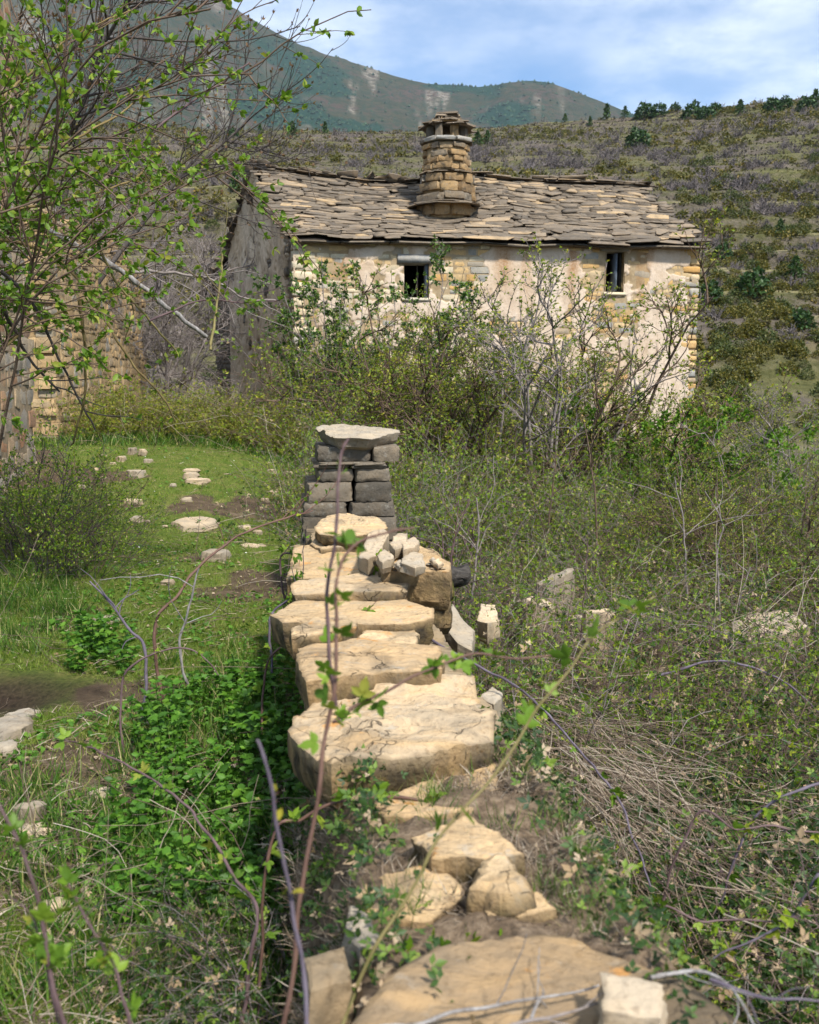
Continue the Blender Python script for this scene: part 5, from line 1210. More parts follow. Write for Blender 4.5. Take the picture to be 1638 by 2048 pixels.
def shrub(rg, n=10, rad=.25, L=(1.6, 2.4), lv=((4, .5, .9), (4, .25, .5)), up=.9, grav=.03, wander=.12, r=.02, leaf=(.025, .05), nl=6, tk=2, tm=L_DIA, mat='leaf_ever', bark='bark_grey', spread=.8, seg=7, tmin=.25, leafmin=.2, hook=0.0, base=None, rmin=.0016):
    a = rg.uniform(0, 6.28, n); q = rad * np.sqrt(rg.uniform(0, 1, n)); P0 = np.stack([q * np.cos(a), q * np.sin(a), np.full(n, -.08)], -1) if base is None else base
    D = np.stack([np.cos(a) * spread, np.sin(a) * spread, np.full(n, up)], -1) + .3 * rg.normal(size=(n, 3)) * spread
    P = grow(P0, D, rg.uniform(*L, n), seg, grav, wander, rg); geo = [tubes(P, r, r * .3, 5)]; cur = P; rr = r * .5; allP = []
    for per, l0, l1 in lv:
        A, d, idx, t = spawn(cur, per, rg, tmin, 1.0, (.35, 1.0), .25); P2 = grow(A, d, rg.uniform(l0, l1, len(A)) * (1.15 - .5 * t), 5, hook, wander * 1.3, rg)
        geo.append(tubes(P2, rr, rr * .3, 3)); rr = max(rr * .5, rmin); cur = P2; allP.append(P2)
    g = cat_geo(geo); fm = None
    if nl:
        pp_, dd = pick(cur, nl, rg, leafmin)
        if len(allP) > 1: a2, d2 = pick(allP[-2], max(1, nl // 2), rg, .5); pp_ = np.concatenate([pp_, a2]); dd = np.concatenate([dd, d2])
        pp_, dd = tuft(pp_, dd, tk, .9, rg); fm = leaf_mesh('foliage', pp_, dd, rg.uniform(*leaf, len(pp_)), tm, M[mat], rg, .6)
    return mesh_data('branches', g[0], g[1], M[bark], True), fm

# ---- overgrown bank right of the wall
PR = {}
PR['low'] = [mk('bramble', bramble(np.random.default_rng(100 + k), 26, .45, (.7, 1.5), (.25, .7), (-.04, -.42), 4, (.12, .4), (.03, .065), (10, 7), 'leaf_dark', ('bark_brown', 'cane_purple', 'bark_grey')[k % 3])) for k in range(5)]
PR['mid'] = [mk('bramble', bramble(np.random.default_rng(120 + k), 24, .45, (.9, 1.7), (.5, 1.1), (0, -.30), 5, (.15, .5), (.028, .055), (10, 7), 'leaf_bramble', ('bark_brown', 'bark_grey', 'cane_purple')[k % 3])) for k in range(5)]
PR['tall'] = [mk('bramble', bramble(np.random.default_rng(140 + k), 22, .35, (1.1, 2.0), (1.0, 1.9), (.02, -.14), 7, (.2, .6), (.030, .058), (9, 7), 'leaf_bramble', ('bark_grey', 'bark_brown')[k % 2], .0048)) for k in range(4)]
PR['green'] = [mk('bramble', bramble(np.random.default_rng(160 + k), 26, .4, (.7, 1.3), (.5, 1.1), (0, -.3), 5, (.15, .45), (.03, .06), (12, 9), 'leaf_yel', 'bark_olive')) for k in range(3)]
GB = 'brambles filling the bank right of the wall'
pts = []
tries = 0
while len(pts) < 380 and tries < 9000:
    tries += 1
    y = 1.7 + 17.8 * rp.uniform() ** 1.35; x = float(xw(min(y, 9))) + .55 + rp.uniform() * (0.55 * y + 1.0) - (1.2 * rp.uniform() if y > 10 else 0)
    if x > .46 * y + .8: continue
    if ((x - 1.75) / .75) ** 2 + ((y - 7.0) / .8) ** 2 < 1: continue
    if y < 7.5 and x < float(xw(y)) + .75: continue
    if y > 11 and x < 1.0 and rp.uniform() < .35: continue
    if (y - 7.9) < 1.2 and abs(y - 8.2) < .9 and .7 < x < 1.9: continue
    md = (.22 if y < 5.2 else .30) + .022 * y
    if any((x - a) ** 2 + (y - b_) ** 2 < md * md for a, b_, in pts): continue
    pts.append((x, y))
for x, y in pts:
    z = gz1(x, y)
    if y < 5.2: k, s, lb = 'low', rp.uniform(.5, .85), 'sprawling dark leaved bramble with dead leaves beside the near wall'
    elif y < 10.5:
        k, s = ('mid', rp.uniform(.6, .95)) if rp.uniform() < .75 else ('low', rp.uniform(.8, 1.1)); lb = 'tangled bramble with small fresh leaves in the middle of the bank'
    else:
        k, s = ('tall', rp.uniform(.65, .95)) if rp.uniform() < .55 else ('mid', rp.uniform(.9, 1.3)); lb = 'upright twiggy bramble below the house front'
    put(PR[k][int(rp.integers(len(PR[k])))], (x, y, z), rp.uniform(0, 6.28), s, lb, 'bramble', GB)
for k in range(13):
    y = rp.uniform(1.7, 3.0); sd_ = -1 if k % 3 else 1; x = float(xw(y)) + sd_ * rp.uniform(.36, .55)
    put(PR['low' if k % 3 else 'mid'][k % 3], (x, y, gz1(x, y) + .05), rp.uniform(0, 6.28), rp.uniform(.40, .58), 'small fresh bramble growing up the flank of the near wall', 'bramble', 'small brambles on the flanks of the near wall')
# ---- bramble hedge across the far lawn
for k in range(30):
    px = 175 + 15.5 * k + rp.uniform(-8, 8); Yd = 15.6 + rp.uniform(-.3, 1.6) + .4 * math.sin(k * .7); p = at(px, 800, Yd)
    put(PR['green'][k % 3], (p[0], p[1], gz1(p[0], p[1]) - .05), rp.uniform(0, 6.28), rp.uniform(.70, 1.0), 'yellow green bramble of the low hedge across the far lawn', 'bramble', 'low bramble hedge at the far end of the lawn')
for k in range(14):
    p = at(600 + 24 * k + rp.uniform(-9, 9), 900, 14.0 + rp.uniform(-2.2, 2.5))
    put(PR['green' if k % 2 else 'mid'][k % 3], (p[0], p[1], gz1(p[0], p[1]) - .05), rp.uniform(0, 6.28), rp.uniform(.75, 1.1), 'rounded bramble mound behind the stone pillar', 'bramble', 'bramble mounds behind the pillar')
# ---- twiggy bush at the left edge of the lawn
tw = [mk('twiggy_bush', shrub(np.random.default_rng(180 + k), 16, .4, (.8, 1.3), ((5, .25, .6), (3, .12, .3)), .9, -.05, .15, .007, (.02, .036), 4, 2, L_DIA, 'leaf_bramble', ('bark_dark', 'bark_brown')[k % 2], .6), 'branches') for k in range(3)]
for k, (px, Yd, s) in enumerate(((20, 8.6, 1.05), (75, 9.2, .95), (125, 9.6, .85), (60, 8.0, .8), (150, 8.7, .7), (10, 9.8, 1.1), (215, 9.3, .55), (110, 8.1, .7), (180, 8.0, .5))):
    p = at(px, 1000, Yd); put(tw[k % 3], (p[0], p[1], gz1(p[0], p[1])), k * 1.3, s, 'dark twiggy bush at the foot of the ruined wall', 'bush', 'twiggy bushes left of the lawn')

# ---- shrubs and small trees before the house
def spot(px, Yd): p = at(px, 900, Yd); return (p[0], p[1], gz1(p[0], p[1]))
put(mk('evergreen_shrub', shrub(np.random.default_rng(200), 26, .6, (2.4, 4.0), ((7, .5, 1.0), (5, .2, .45)), 1.5, .05, .09, .018, (.045, .08), 6, 3, L_DIA, 'leaf_ever', 'bark_grey', .50), 'branches'), spot(758, 18.6), 0, (1.0, 1, 1.0), 'tall dark leaved evergreen shrub reaching the left window', 'shrub', None)
put(mk('evergreen_shrub', shrub(np.random.default_rng(201), 12, .5, (1.6, 2.7), ((5, .4, .8), (5, .2, .45)), 1.2, .03, .10, .014, (.045, .08), 7, 4, L_DIA, 'leaf_ever', 'bark_grey', .6), 'branches'), spot(650, 18.8), 1, 1.0, 'smaller dark leaved shrub at the left corner of the house front', 'shrub', None)
put(mk('evergreen_shrub', shrub(np.random.default_rng(202), 12, .5, (2.2, 3.2), ((5, .4, .8), (5, .2, .45)), 1.2, .03, .10, .014, (.045, .08), 6, 3, L_DIA, 'leaf_ever', 'bark_grey', .6), 'branches'), spot(900, 18.2), 1, 1.0, 'dark leaved shrub mixed with bare twigs below the left window', 'shrub', None)
bt = [shrub(np.random.default_rng(210 + k), 8, .22, (2.2, 3.4), ((7, .7, 1.4), (6, .35, .7), (5, .12, .3)), 1.0, .0, .14, .03, (.028, .052), 2, 2, L_DIA, 'leaf_yel', ('bark_brown', 'bark_brown', 'bark_grey')[k], .75, 8, .2, .2, 0, None, .0034) for k in range(3)]
put(mk('blackthorn_tree', bt[0], 'branches'), spot(985, 16.4), 0, (1.35, 1.35, 1.28), 'spreading bare blackthorn with grey trunk before the middle of the house', 'tree', None)
put(mk('blackthorn_tree', bt[1], 'branches'), spot(1140, 15.6), 2, (1.4, 1.4, 1.22), 'purple grey bare blackthorn before the right window', 'tree', None)
put(mk('blackthorn_tree', bt[2], 'branches'), spot(1065, 14.8), 4, (1.2, 1.2, 1.12), 'smaller grey blackthorn between the two larger ones', 'tree', None)
put(mk('blackthorn_tree', bt[0], 'branches'), spot(880, 15.9), 1.0, (1.1, 1.1, 1.0), 'low bare blackthorn behind the stone pillar', 'tree', None)
put(mk('blackthorn_tree', bt[1], 'branches'), spot(1235, 15.9), 5, (1.0, 1.0, .9), 'low bare blackthorn before the right end of the house', 'tree', None)
put(mk('leafy_shrub', shrub(np.random.default_rng(220), 16, .4, (1.4, 2.3), ((6, .35, .8), (5, .15, .4)), 1.1, .02, .12, .012, (.045, .085), 6, 3, L_DIA, 'leaf_bright', 'bark_olive', .6), 'branches'), spot(1345, 14.2), 0, 1.0, 'bright green leafy shrub at the right corner of the house', 'shrub', None)
for k in range(30):
    p = spot(610 + 24 * k + rp.uniform(-12, 12), 17.6 + rp.uniform(-1.8, 2.0)); put(PR['tall'][k % 4], p, rp.uniform(0, 6.28), (lambda q: (q, q, q * 1.15))(rp.uniform(1.0, 1.5) if k < 24 else rp.uniform(.8, 1.1)), 'high tangled bramble hiding the foot of the house front', 'bramble', 'high brambles against the house front')
put(mk('leafy_shrub', shrub(np.random.default_rng(221), 14, .4, (1.2, 2.0), ((5, .35, .8), (5, .15, .4)), 1.0, .02, .12, .012, (.04, .07), 5, 3, L_DIA, 'leaf_bright', 'bark_olive', .65), 'branches'), spot(1460, 12.8), 0, .95, 'lower bright green shrub right of the house', 'shrub', None)
ds = shrub(np.random.default_rng(230), 7, .3, (1.3, 2.2), ((5, .3, .7), (4, .15, .35)), 1.1, .02, .18, .017, (.02, .03), 0, 1, L_DIA, 'leaf_yel', 'bark_grey', .6)
put(mk('dead_shrub', ds, 'branches'), spot(1540, 12.6), 0, .92, 'dead pale grey shrub with forked twigs right of the house', 'shrub', None)
put(mk('dead_shrub', ds, 'branches'), spot(1630, 11.8), 2, .85, 'dead grey shrub at the outer edge of the bank', 'shrub', None)
for k, (px, Yd, s) in enumerate(((1500, 11.0, .75), (1600, 10.2, .7), (1570, 13.5, .9), (1420, 11.6, .6))):
    put(mk('thorn_bush', bt[k % 3], 'branches'), spot(px, Yd), k * 1.7, s * .72, 'low bare thorn bush on the bank right of the house', 'bush', 'thorn bushes right of the house')

# ---- left: bare trees behind the walls, leafy shrub before them
gt = [shrub(np.random.default_rng(240 + k), 8, .4, (3.6, 5.4), ((8, 1.0, 1.8), (7, .5, 1.0), (6, .25, .6)), 1.5, .0, .13, .05, (.02, .03), 0, 1, L_DIA, 'leaf_yel', 'bark_grey', .42, 8, .2, .2, -.05, None, .0055) for k in range(2)]
for k, (x, y, s, lb) in enumerate(((-5.75, 23.0, .78, 'pale grey bare tree filling the gap between ochre wall and house'), (-7.0, 21.5, 1.0, 'grey bare tree rising over the ochre wall'), (-7.3, 26.5, 1.05, 'grey bare tree behind the back corner of the house'), (-8.2, 19.0, 1.05, 'dense grey bare tree behind the near end of the ochre wall'))):
    put(mk('bare_tree', gt[k % 2], 'branches'), (x, y, .4), k * 1.9, s, lb, 'tree', 'bare grey trees behind the ochre wall')
bd = []; 
r0 = np.random.default_rng(250)
Pm = grow(np.tile([[0, 0, 0.0]], (7, 1)) + r0.normal(size=(7, 3)) * .15, np.array([[.10, -.1, 1], [.22, -.1, 1], [.05, 0, 1], [.30, -.1, 1], [-.05, -.1, 1], [.16, .2, 1], [-.1, 0, 1]]), r0.uniform(6.4, 8.4, 7), 9, 0, .08, r0)
A, d, _, t = spawn(Pm, 17, r0, .60, 1, (.5, 1.1), .1); d[:, 0] += .4; P2 = grow(A, d, r0.uniform(1.2, 2.7, len(A)), 7, np.linspace(-.10, .16, 7), .10, r0)
A, d, _, t = spawn(P2, 10, r0, .25, 1, (.35, .9), .2); P3 = grow(A, d, r0.uniform(.4, .95, len(A)), 6, np.linspace(0, .22, 6), .1, r0)
g = cat_geo([tubes(Pm, .075, .022, 6), tubes(P2, .018, .007, 4), tubes(P3, .008, .0045, 3)])
ash = empty('bare_tree', (-6.9, 17.2, .2), 'tall dark bare tree with upturned budded twigs beside the mountain', 'tree'); add('branches', mesh_data('branches', g[0], g[1], M['bark_dark'], True), ash)
tip = P3[:, -1]; td = P3[:, -1] - P3[:, -2]
add('buds', leaf_mesh('buds', *tuft(tip, td, 3, .35, r0), .07, L_DIA, M['litter'], r0, .2, np.full(len(tip) * 3, .03)), ash)
# leafy shrub with arching shoots
r1 = np.random.default_rng(260)
nb = 34; P0 = np.stack([r1.uniform(-4.3, -3.3, nb), r1.uniform(5.8, 8.4, nb), np.full(nb, -.1)], -1); P0[:, 0] = -P0[:, 1] * .411 - r1.uniform(.5, 1.5, nb)
D = np.stack([r1.uniform(.0, .42, nb), r1.uniform(-.2, .15, nb), np.full(nb, 1.5)], -1)
Pm = grow(P0, D, r1.uniform(3.2, 5.4, nb), 12, np.linspace(.02, -.22, 12), .07, r1)
A, d, _, t = spawn(Pm, 14, r1, .5, 1, (.4, 1.1), .3); d[:, 0] += .12; P2 = grow(A, d, r1.uniform(.4, 1.1, len(A)), 6, -.04, .13, r1)
A, d, _, t = spawn(P2, 3, r1, .2, 1, (.4, 1.0), .1); P3 = grow(A, d, r1.uniform(.12, .4, len(A)), 3, 0, .15, r1)
g = cat_geo([tubes(Pm, .014, .005, 5), tubes(P2, .006, .003, 4), tubes(P3, .003, .002, 3)])
ls = empty('leafy_shrub', (0, 0, 0), 'large shrub with arching shoots and bright spring green leaf tufts before the ruined wall', 'shrub')
add('branches', mesh_data('branches', g[0], g[1], M['bark_brown'], True), ls)
pa, da = pick(P3, 3, r1, .3); pb, db = pick(P2, 4, r1, .2); pos = np.concatenate([pa, pb]); dd = np.concatenate([da, db])
pos, dd = tuft(pos, dd, 4, .85, r1); add('foliage', leaf_mesh('foliage', pos, dd, r1.uniform(.026, .062, len(pos)), L_OVA, M['leaf_spring'], r1, .6), ls)

# ------------------------------------------------------------------ single shoots and branches
def smooth_path(P, n=26):
    P = np.asarray(P, float); k = len(P); Q = np.concatenate([[2 * P[0] - P[1]], P, [2 * P[-1] - P[-2]]]); t = np.linspace(0, k - 1 - 1e-6, n); i = t.astype(int); f = (t - i)[:, None]
    a, b_, c, d = Q[i], Q[i + 1], Q[i + 2], Q[i + 3]
    return .5 * (2 * b_ + (c - a) * f + (2 * a - 5 * b_ + 4 * c - d) * f ** 2 + (3 * b_ - a - 3 * c + d) * f ** 3)
def cane(name, label, px, Yd, wpx, mat, leaves=0, lsize=.05, lmat='leaf_bramble', cat='bramble cane', group=None, wend=.45, thorns=0, twigs=0, tk=2, n=26, tm=L_TRIS, lfrom=0.0, jit=.007):
    Ys = np.interp(np.linspace(0, 1, len(px)), np.linspace(0, 1, len(Yd)), Yd) if hasattr(Yd, '__len__') else np.full(len(px), Yd)
    W = [at(a[0], a[1], y) for a, y in zip(px, Ys)]; w0 = W[0]; g0 = gz1(w0[0], w0[1])
    if name in ('bramble_cane', 'upright_wand', 'standing_deadwood') and w0[2] - g0 > .05 and not (abs(w0[0] - float(xw(w0[1]))) < .42 and w0[1] < 8 and px[0][1] < 2040):
        W = [np.array([w0[0] + .08 * rp.normal(), w0[1] + .05 * rp.normal(), g0 - .05])] + W
    P = smooth_path(W, n * 2); P += (np.stack([fbm(P * 9, 2, 3), fbm(P * 9, 2, 4), fbm(P * 9, 2, 5)], -1) - .5) * jit * 4
    r_ = wpx * .78 / 2 * float(np.mean(Ys)) / F; lsize = lsize * 1.05; leaves = int(leaves * 1.6)
    base = P[0].copy(); o = empty(name, base, label, cat, group); P = P - base
    q_ = np.arange(len(P)); md_ = (1 + .22 * (fbm(np.stack([q_ * .7, q_ * 0 + r_ * 900], -1), 2, 9) - .5) + .16 * (q_ % 5 == 2))[None]; g = [tubes(P[None], r_, r_ * wend, 7, md_)]; extra = []
    if twigs:
        A, d, _, _ = spawn(P[None], twigs, rp, .1, .95, (.5, 1.1), .2); P2 = grow(A, d, rp.uniform(.06, .3, len(A)) * float(np.mean(Ys)) / 3, 5, .02, .2, rp); g.append(tubes(P2, r_ * .4, r_ * .2, 4)); extra = [P2]
    add('stem', mesh_data('stem', *cat_geo(g), M[mat], True), o)
    if thorns:
        A, d, _, _ = spawn(P[None], thorns, rp, 0, 1, (1.0, 1.4)); T = (np.array([[0, -.12, 0], [0, .12, 0], [0, 0, .12], [1, 0, 0]]), np.array([[0, 1, 3], [1, 2, 3], [2, 0, 3]]))
        V, Fc = inst(T[0], T[1], A, frames(d, rp), np.full(len(A), r_ * 3.0)); add('thorns', mesh_data('thorns', V, Fc, M['cane_brown']), o, kind='stuff')
    if leaves:
        pos, dd = pick(P[None], leaves, rp, lfrom)
        if extra: a2, d2 = pick(extra[0], 3, rp, .2); pos = np.concatenate([pos, a2]); dd = np.concatenate([dd, d2])
        pos, dd = tuft(pos, dd, tk, .6, rp); add('leaves', leaf_mesh('leaves', pos, dd, rp.uniform(.6, 1.2, len(pos)) * lsize, tm, M[lmat], rp, .7), o)
    return o
cane('bramble_cane', 'dark brown thorny cane rising and bending right over the wall', [(555, 2250), (570, 2040), (592, 1850), (612, 1720), (632, 1600), (648, 1510), (662, 1430), (668, 1340), (665, 1250), (668, 1160), (682, 1110), (718, 1078), (780, 1065), (835, 1056)], [1.5, 1.75], 15, 'cane_brown', 9, .045, 'leaf_spring', thorns=50, wend=.4, n=44, tk=1, lfrom=.35)
cane('bramble_cane', 'pinkish thorny cane with its tip before the pillar', [(664, 1420), (660, 1330), (657, 1200), (661, 1110), (666, 1020), (673, 960), (683, 905), (694, 880)], [1.78, 1.85], 10, 'cane_purple', 6, .034, 'leaf_spring', thorns=40, wend=.7, tk=1, n=36)
cane('bramble_cane', 'side shoot crossing the large slab to the right', [(662, 1447), (710, 1415), (760, 1387), (830, 1352), (900, 1326), (960, 1312), (1040, 1312), (1130, 1318), (1215, 1352)], [1.72, 1.95], 9, 'cane_brown', 8, .04, 'leaf_spring', thorns=30, tk=2, n=36)
cane('bramble_cane', 'blue violet cane rising straight beside the wall', [(622, 2230), (610, 2060), (601, 1930), (585, 1830), (566, 1720), (546, 1620), (522, 1540), (500, 1476)], 1.35, 15, 'cane_violet', 4, .03, 'leaf_yel', thorns=16, wend=.6, tk=1, tm=L_OVA)
cane('bramble_cane', 'long olive cane slanting from the wall foot to the upper right', [(660, 2200), (690, 2020), (760, 1880), (828, 1760), (882, 1668), (960, 1578), (1020, 1500), (1078, 1402), (1140, 1330), (1190, 1272), (1245, 1225), (1305, 1192)], [1.4, 1.75], 11, 'cane_green', 9, .045, 'leaf_spring', thorns=30, n=44, tk=1, lfrom=.3)
cane('bramble_cane', 'arching dark cane with leaf tufts below the large slab', [(540, 1690), (600, 1640), (660, 1612), (740, 1598), (830, 1602), (920, 1630), (1000, 1692), (1060, 1772), (1110, 1840)], 2.45, 9, 'cane_brown', 14, .05, 'leaf_spring', thorns=26, n=36, wend=.8)
cane('bramble_cane', 'thick violet brown cane at the lower left edge', [(150, 2250), (130, 2060), (110, 1960), (82, 1870), (62, 1790), (40, 1700), (0, 1610), (-60, 1540)], 1.45, 16, 'cane_purple', 7, .04, 'leaf_spring', thorns=30, n=36)
cane('bramble_cane', 'violet brown cane leaning left over the near turf', [(300, 2250), (268, 2060), (240, 1980), (212, 1910), (176, 1850), (132, 1768)], 1.5, 13, 'cane_purple', 5, .045, 'leaf_spring', thorns=24, lfrom=.2)
cane('bramble_cane', 'thin cane forking from the thick violet brown one', [(105, 1965), (80, 1890), (50, 1830), (8, 1800)], 1.48, 9, 'cane_purple', 4, .03, 'leaf_spring', thorns=10)
cane('bramble_cane', 'low cane trailing over the nettles', [(512, 1850), (470, 1760), (422, 1672), (362, 1602), (290, 1550), (190, 1500), (120, 1478)], [2.3, 3.3], 10, 'cane_purple', 9, .045, 'leaf_spring', thorns=26, n=36)
cane('bramble_cane', 'dark cane arching from the turf towards the pillar', [(310, 1255), (360, 1182), (402, 1132), (470, 1077), (560, 1040), (622, 1020)], [4.9, 5.6], 9, 'cane_brown', 4, .03, thorns=20, twigs=5)
cane('standing_deadwood', 'silver grey dead stem standing in the turf', [(358, 1300), (378, 1225), (392, 1165), (400, 1138)], 4.9, 8, 'deadwood', 0, cat='dead stem', twigs=3)
cane('standing_deadwood', 'violet grey stem slanting left of the nettles', [(292, 1310), (262, 1262), (238, 1228), (205, 1190), (178, 1163)], 4.7, 9, 'cane_violet', 0, cat='dead stem', twigs=4)
cane('bramble_cane', 'thin arched cane over the nettle patch', [(242, 1372), (280, 1322), (330, 1298), (372, 1294), (410, 1318), (440, 1352)], 4.2, 7, 'cane_purple', 4, .03, thorns=12)
cane('bramble_cane', 'long violet cane crossing the wall and the straw', [(640, 1232), (716, 1230), (775, 1241), (830, 1260), (884, 1289), (957, 1333), (1030, 1372), (1085, 1412), (1129, 1463), (1168, 1513), (1203, 1556), (1234, 1600), (1258, 1645), (1281, 1713), (1300, 1770)], [4.6, 2.9], 9, 'cane_violet', 10, .045, 'leaf_spring', thorns=50, n=50, lfrom=0)
for k, (pts_, Yd, w_, lb) in enumerate((
    ([(540, 1250), (575, 1200), (620, 1172), (700, 1160), (790, 1152)], 4.9, 7, 'thin cane with pale leaves trailing over the far slabs'),
    ([(530, 1345), (590, 1275), (640, 1240), (720, 1232)], 4.2, 7, 'cane hooked over the small block on the wall'),
    ([(560, 1120), (640, 1128), (720, 1110), (770, 1085)], 5.8, 6, 'thin cane lying on the slabs before the pillar'),
    ([(690, 1240), (730, 1190), (770, 1160), (800, 1118)], 4.8, 5, 'dry thin stem standing on the wall slabs'))):
    cane('bramble_cane', lb, pts_, Yd, w_, ('cane_violet', 'cane_brown', 'cane_purple', 'bark_grey')[k], 12 if k < 3 else 3, .045, 'leaf_spring', thorns=14, twigs=3)
cane('bramble_cane', 'blue violet cane sweeping down the right bank', [(1700, 1550), (1638, 1565), (1545, 1600), (1502, 1650), (1462, 1730), (1440, 1800), (1428, 1840)], 3.0, 10, 'cane_violet', 5, .04, thorns=20)
cane('bramble_cane', 'violet cane curving over the lower right bank', [(1700, 1660), (1640, 1745), (1602, 1810), (1560, 1850), (1500, 1880), (1430, 1915)], 2.2, 11, 'cane_violet', 5, .045, thorns=20)
cane('bramble_cane', 'straight violet cane lying across the right brambles', [(1380, 1648), (1480, 1655), (1580, 1658), (1700, 1668)], 2.9, 8, 'cane_purple', 4, .04, thorns=20)
cane('bramble_cane', 'straight thin cane across the lower right brambles', [(1300, 1850), (1420, 1846), (1540, 1838), (1700, 1822)], 2.3, 8, 'cane_purple', 5, .04, thorns=16)
cane('bramble_cane', 'dark cane arching over the hollow', [(1300, 1380), (1345, 1345), (1400, 1325), (1460, 1325), (1540, 1350), (1600, 1390), (1650, 1440)], 5.8, 8, 'cane_violet', 4, .035, thorns=16)
for k in range(16):   # upright thin wands in the bank
    px = rp.uniform(860, 1620); py = rp.uniform(1100, 1330); hh = rp.uniform(120, 300)
    cane('upright_wand', 'thin upright thorny wand rising from the brambles of the bank', [(px, py), (px + rp.uniform(-12, 12), py - hh * .5), (px + rp.uniform(-30, 30), py - hh)], rp.uniform(7, 11), rp.uniform(5, 8), ('cane_purple', 'bark_grey', 'bark_brown')[k % 3], 5, .035, cat='bramble cane', group='upright wands in the bank', twigs=6, n=14, tm=L_TRI)
# fallen twigs on the nearest slab
cane('fallen_branch', 'bark covered dead stick lying down the big rounded slab', [(960, 1880), (968, 1920), (985, 1980), (1008, 2040), (1030, 2120)], [1.83, 1.45], 24, 'bark_grey', 0, cat='stick', wend=1.1, n=14)
for k, (pts_, lb) in enumerate((([(760, 2052), (900, 2022), (1010, 2008), (1100, 1995), (1200, 1965)], 'grey twig lying across the big slab'), ([(1000, 2060), (1060, 2052), (1130, 2030), (1205, 2000)], 'second grey twig ending at the squared block'),
                                ([(1300, 1955), (1380, 1945), (1440, 1965), (1490, 2010), (1530, 2080)], 'curved pale twig behind the squared block'), ([(1420, 1965), (1490, 1990), (1560, 2005), (1640, 2000)], 'violet twig running off the big slab to the right'), ([(1070, 2048), (1080, 2010), (1092, 1985)], 'short forked twig on the big slab'))):
    Ys = [float(onz(a, b_, .735)[1]) for a, b_ in pts_]; cane('fallen_twig', lb, pts_, Ys, 13 if k < 4 else 10, ('deadwood', 'bark_grey', 'deadwood', 'cane_violet', 'deadwood')[k], 0, cat='twig', twigs=2, n=18)
cane('bramble_cane', 'leafy trailing cane lying on the big rounded slab', [(720, 1990), (790, 1935), (860, 1900), (960, 1905), (1060, 1895), (1130, 1905), (1170, 1925)], [1.75, 1.85], 8, 'cane_purple', 16, .045, 'leaf_bramble', thorns=14, n=30, tm=L_TRIS)
cane('bramble_cane', 'violet cane with yellow leaves behind the big slab', [(800, 1905), (900, 1858), (990, 1855), (1060, 1840), (1140, 1812), (1200, 1815), (1260, 1850)], [2.0, 2.1], 9, 'cane_violet', 9, .04, 'leaf_yel', thorns=14, n=30, tm=L_OVA)
# left: dead pole and drooping shoots
cane('dead_branch', 'long silver dead branch slanting down through the leafy shrub', [(60, 440), (130, 480), (205, 520), (265, 560), (330, 612), (380, 650), (414, 672)], [8.2, 9.0], 15, 'deadwood', 0, cat='dead branch', wend=.7, n=22, jit=.012)
cane('dead_branch', 'grey side branch reaching towards the gable', [(262, 545), (300, 541), (360, 548), (410, 556), (450, 575), (490, 598), (550, 600)], [8.6, 9.0], 8, 'bark_grey', 0, cat='dead branch', twigs=9, n=22, jit=.01)
for k, (pts_, lb) in enumerate((([(0, 480), (60, 490), (130, 530), (190, 610), (260, 720), (330, 800), (350, 840)], 'drooping olive shoot hanging over the ochre wall'), ([(0, 540), (60, 600), (100, 680), (150, 780), (190, 860)], 'dark drooping shoot before the corner stones'),
      ([(0, 600), (30, 660), (60, 720), (118, 782)], 'dark shoot across the ruined wall'), ([(180, 440), (230, 560), (300, 640), (350, 700), (352, 712)], 'yellow shoot falling below the dead branch'), ([(160, 600), (170, 700), (168, 800), (150, 870), (142, 890)], 'ochre vine hanging down the ochre wall'),
      ([(200, 370), (270, 300), (340, 235), (410, 185), (500, 125)], 'pink shoot pointing up towards the mountain'), ([(20, 300), (120, 290), (220, 240), (300, 180)], 'olive shoot crossing the bare twigs'), ([(300, 640), (400, 600), (470, 605), (560, 600)], 'pink shoot crossing the gable'), ([(420, 700), (440, 560), (446, 480)], 'green shoot rising before the gable'),
      ([(0, 200), (80, 130), (150, 70), (260, 20)], 'olive shoot near the upper ruined wall'), ([(20, 420), (140, 400), (260, 360), (330, 300)], 'leafy shoot before the grey tree'), ([(0, 700), (90, 640), (190, 600), (300, 585)], 'long leafy shoot before the ochre wall'))):
    cane('arching_shoot', lb, pts_, [7.0, 7.6], (9, 10, 11, 7, 9, 8, 8, 6, 7, 7, 7, 7)[k], ('bark_olive', 'bark_dark', 'bark_dark', 'cane_green', 'bark_olive', 'cane_purple', 'bark_olive', 'cane_purple', 'cane_green', 'bark_olive', 'bark_olive', 'bark_olive')[k], (9, 4, 3, 9, 0, 9, 9, 9, 8, 9, 9, 9)[k], .05, 'leaf_spring', cat='shoot', group='shoots of the leafy shrub', twigs=(5, 2, 2, 3, 0, 2, 4, 4, 3, 4, 5, 5)[k], tm=L_OVA, tk=3)

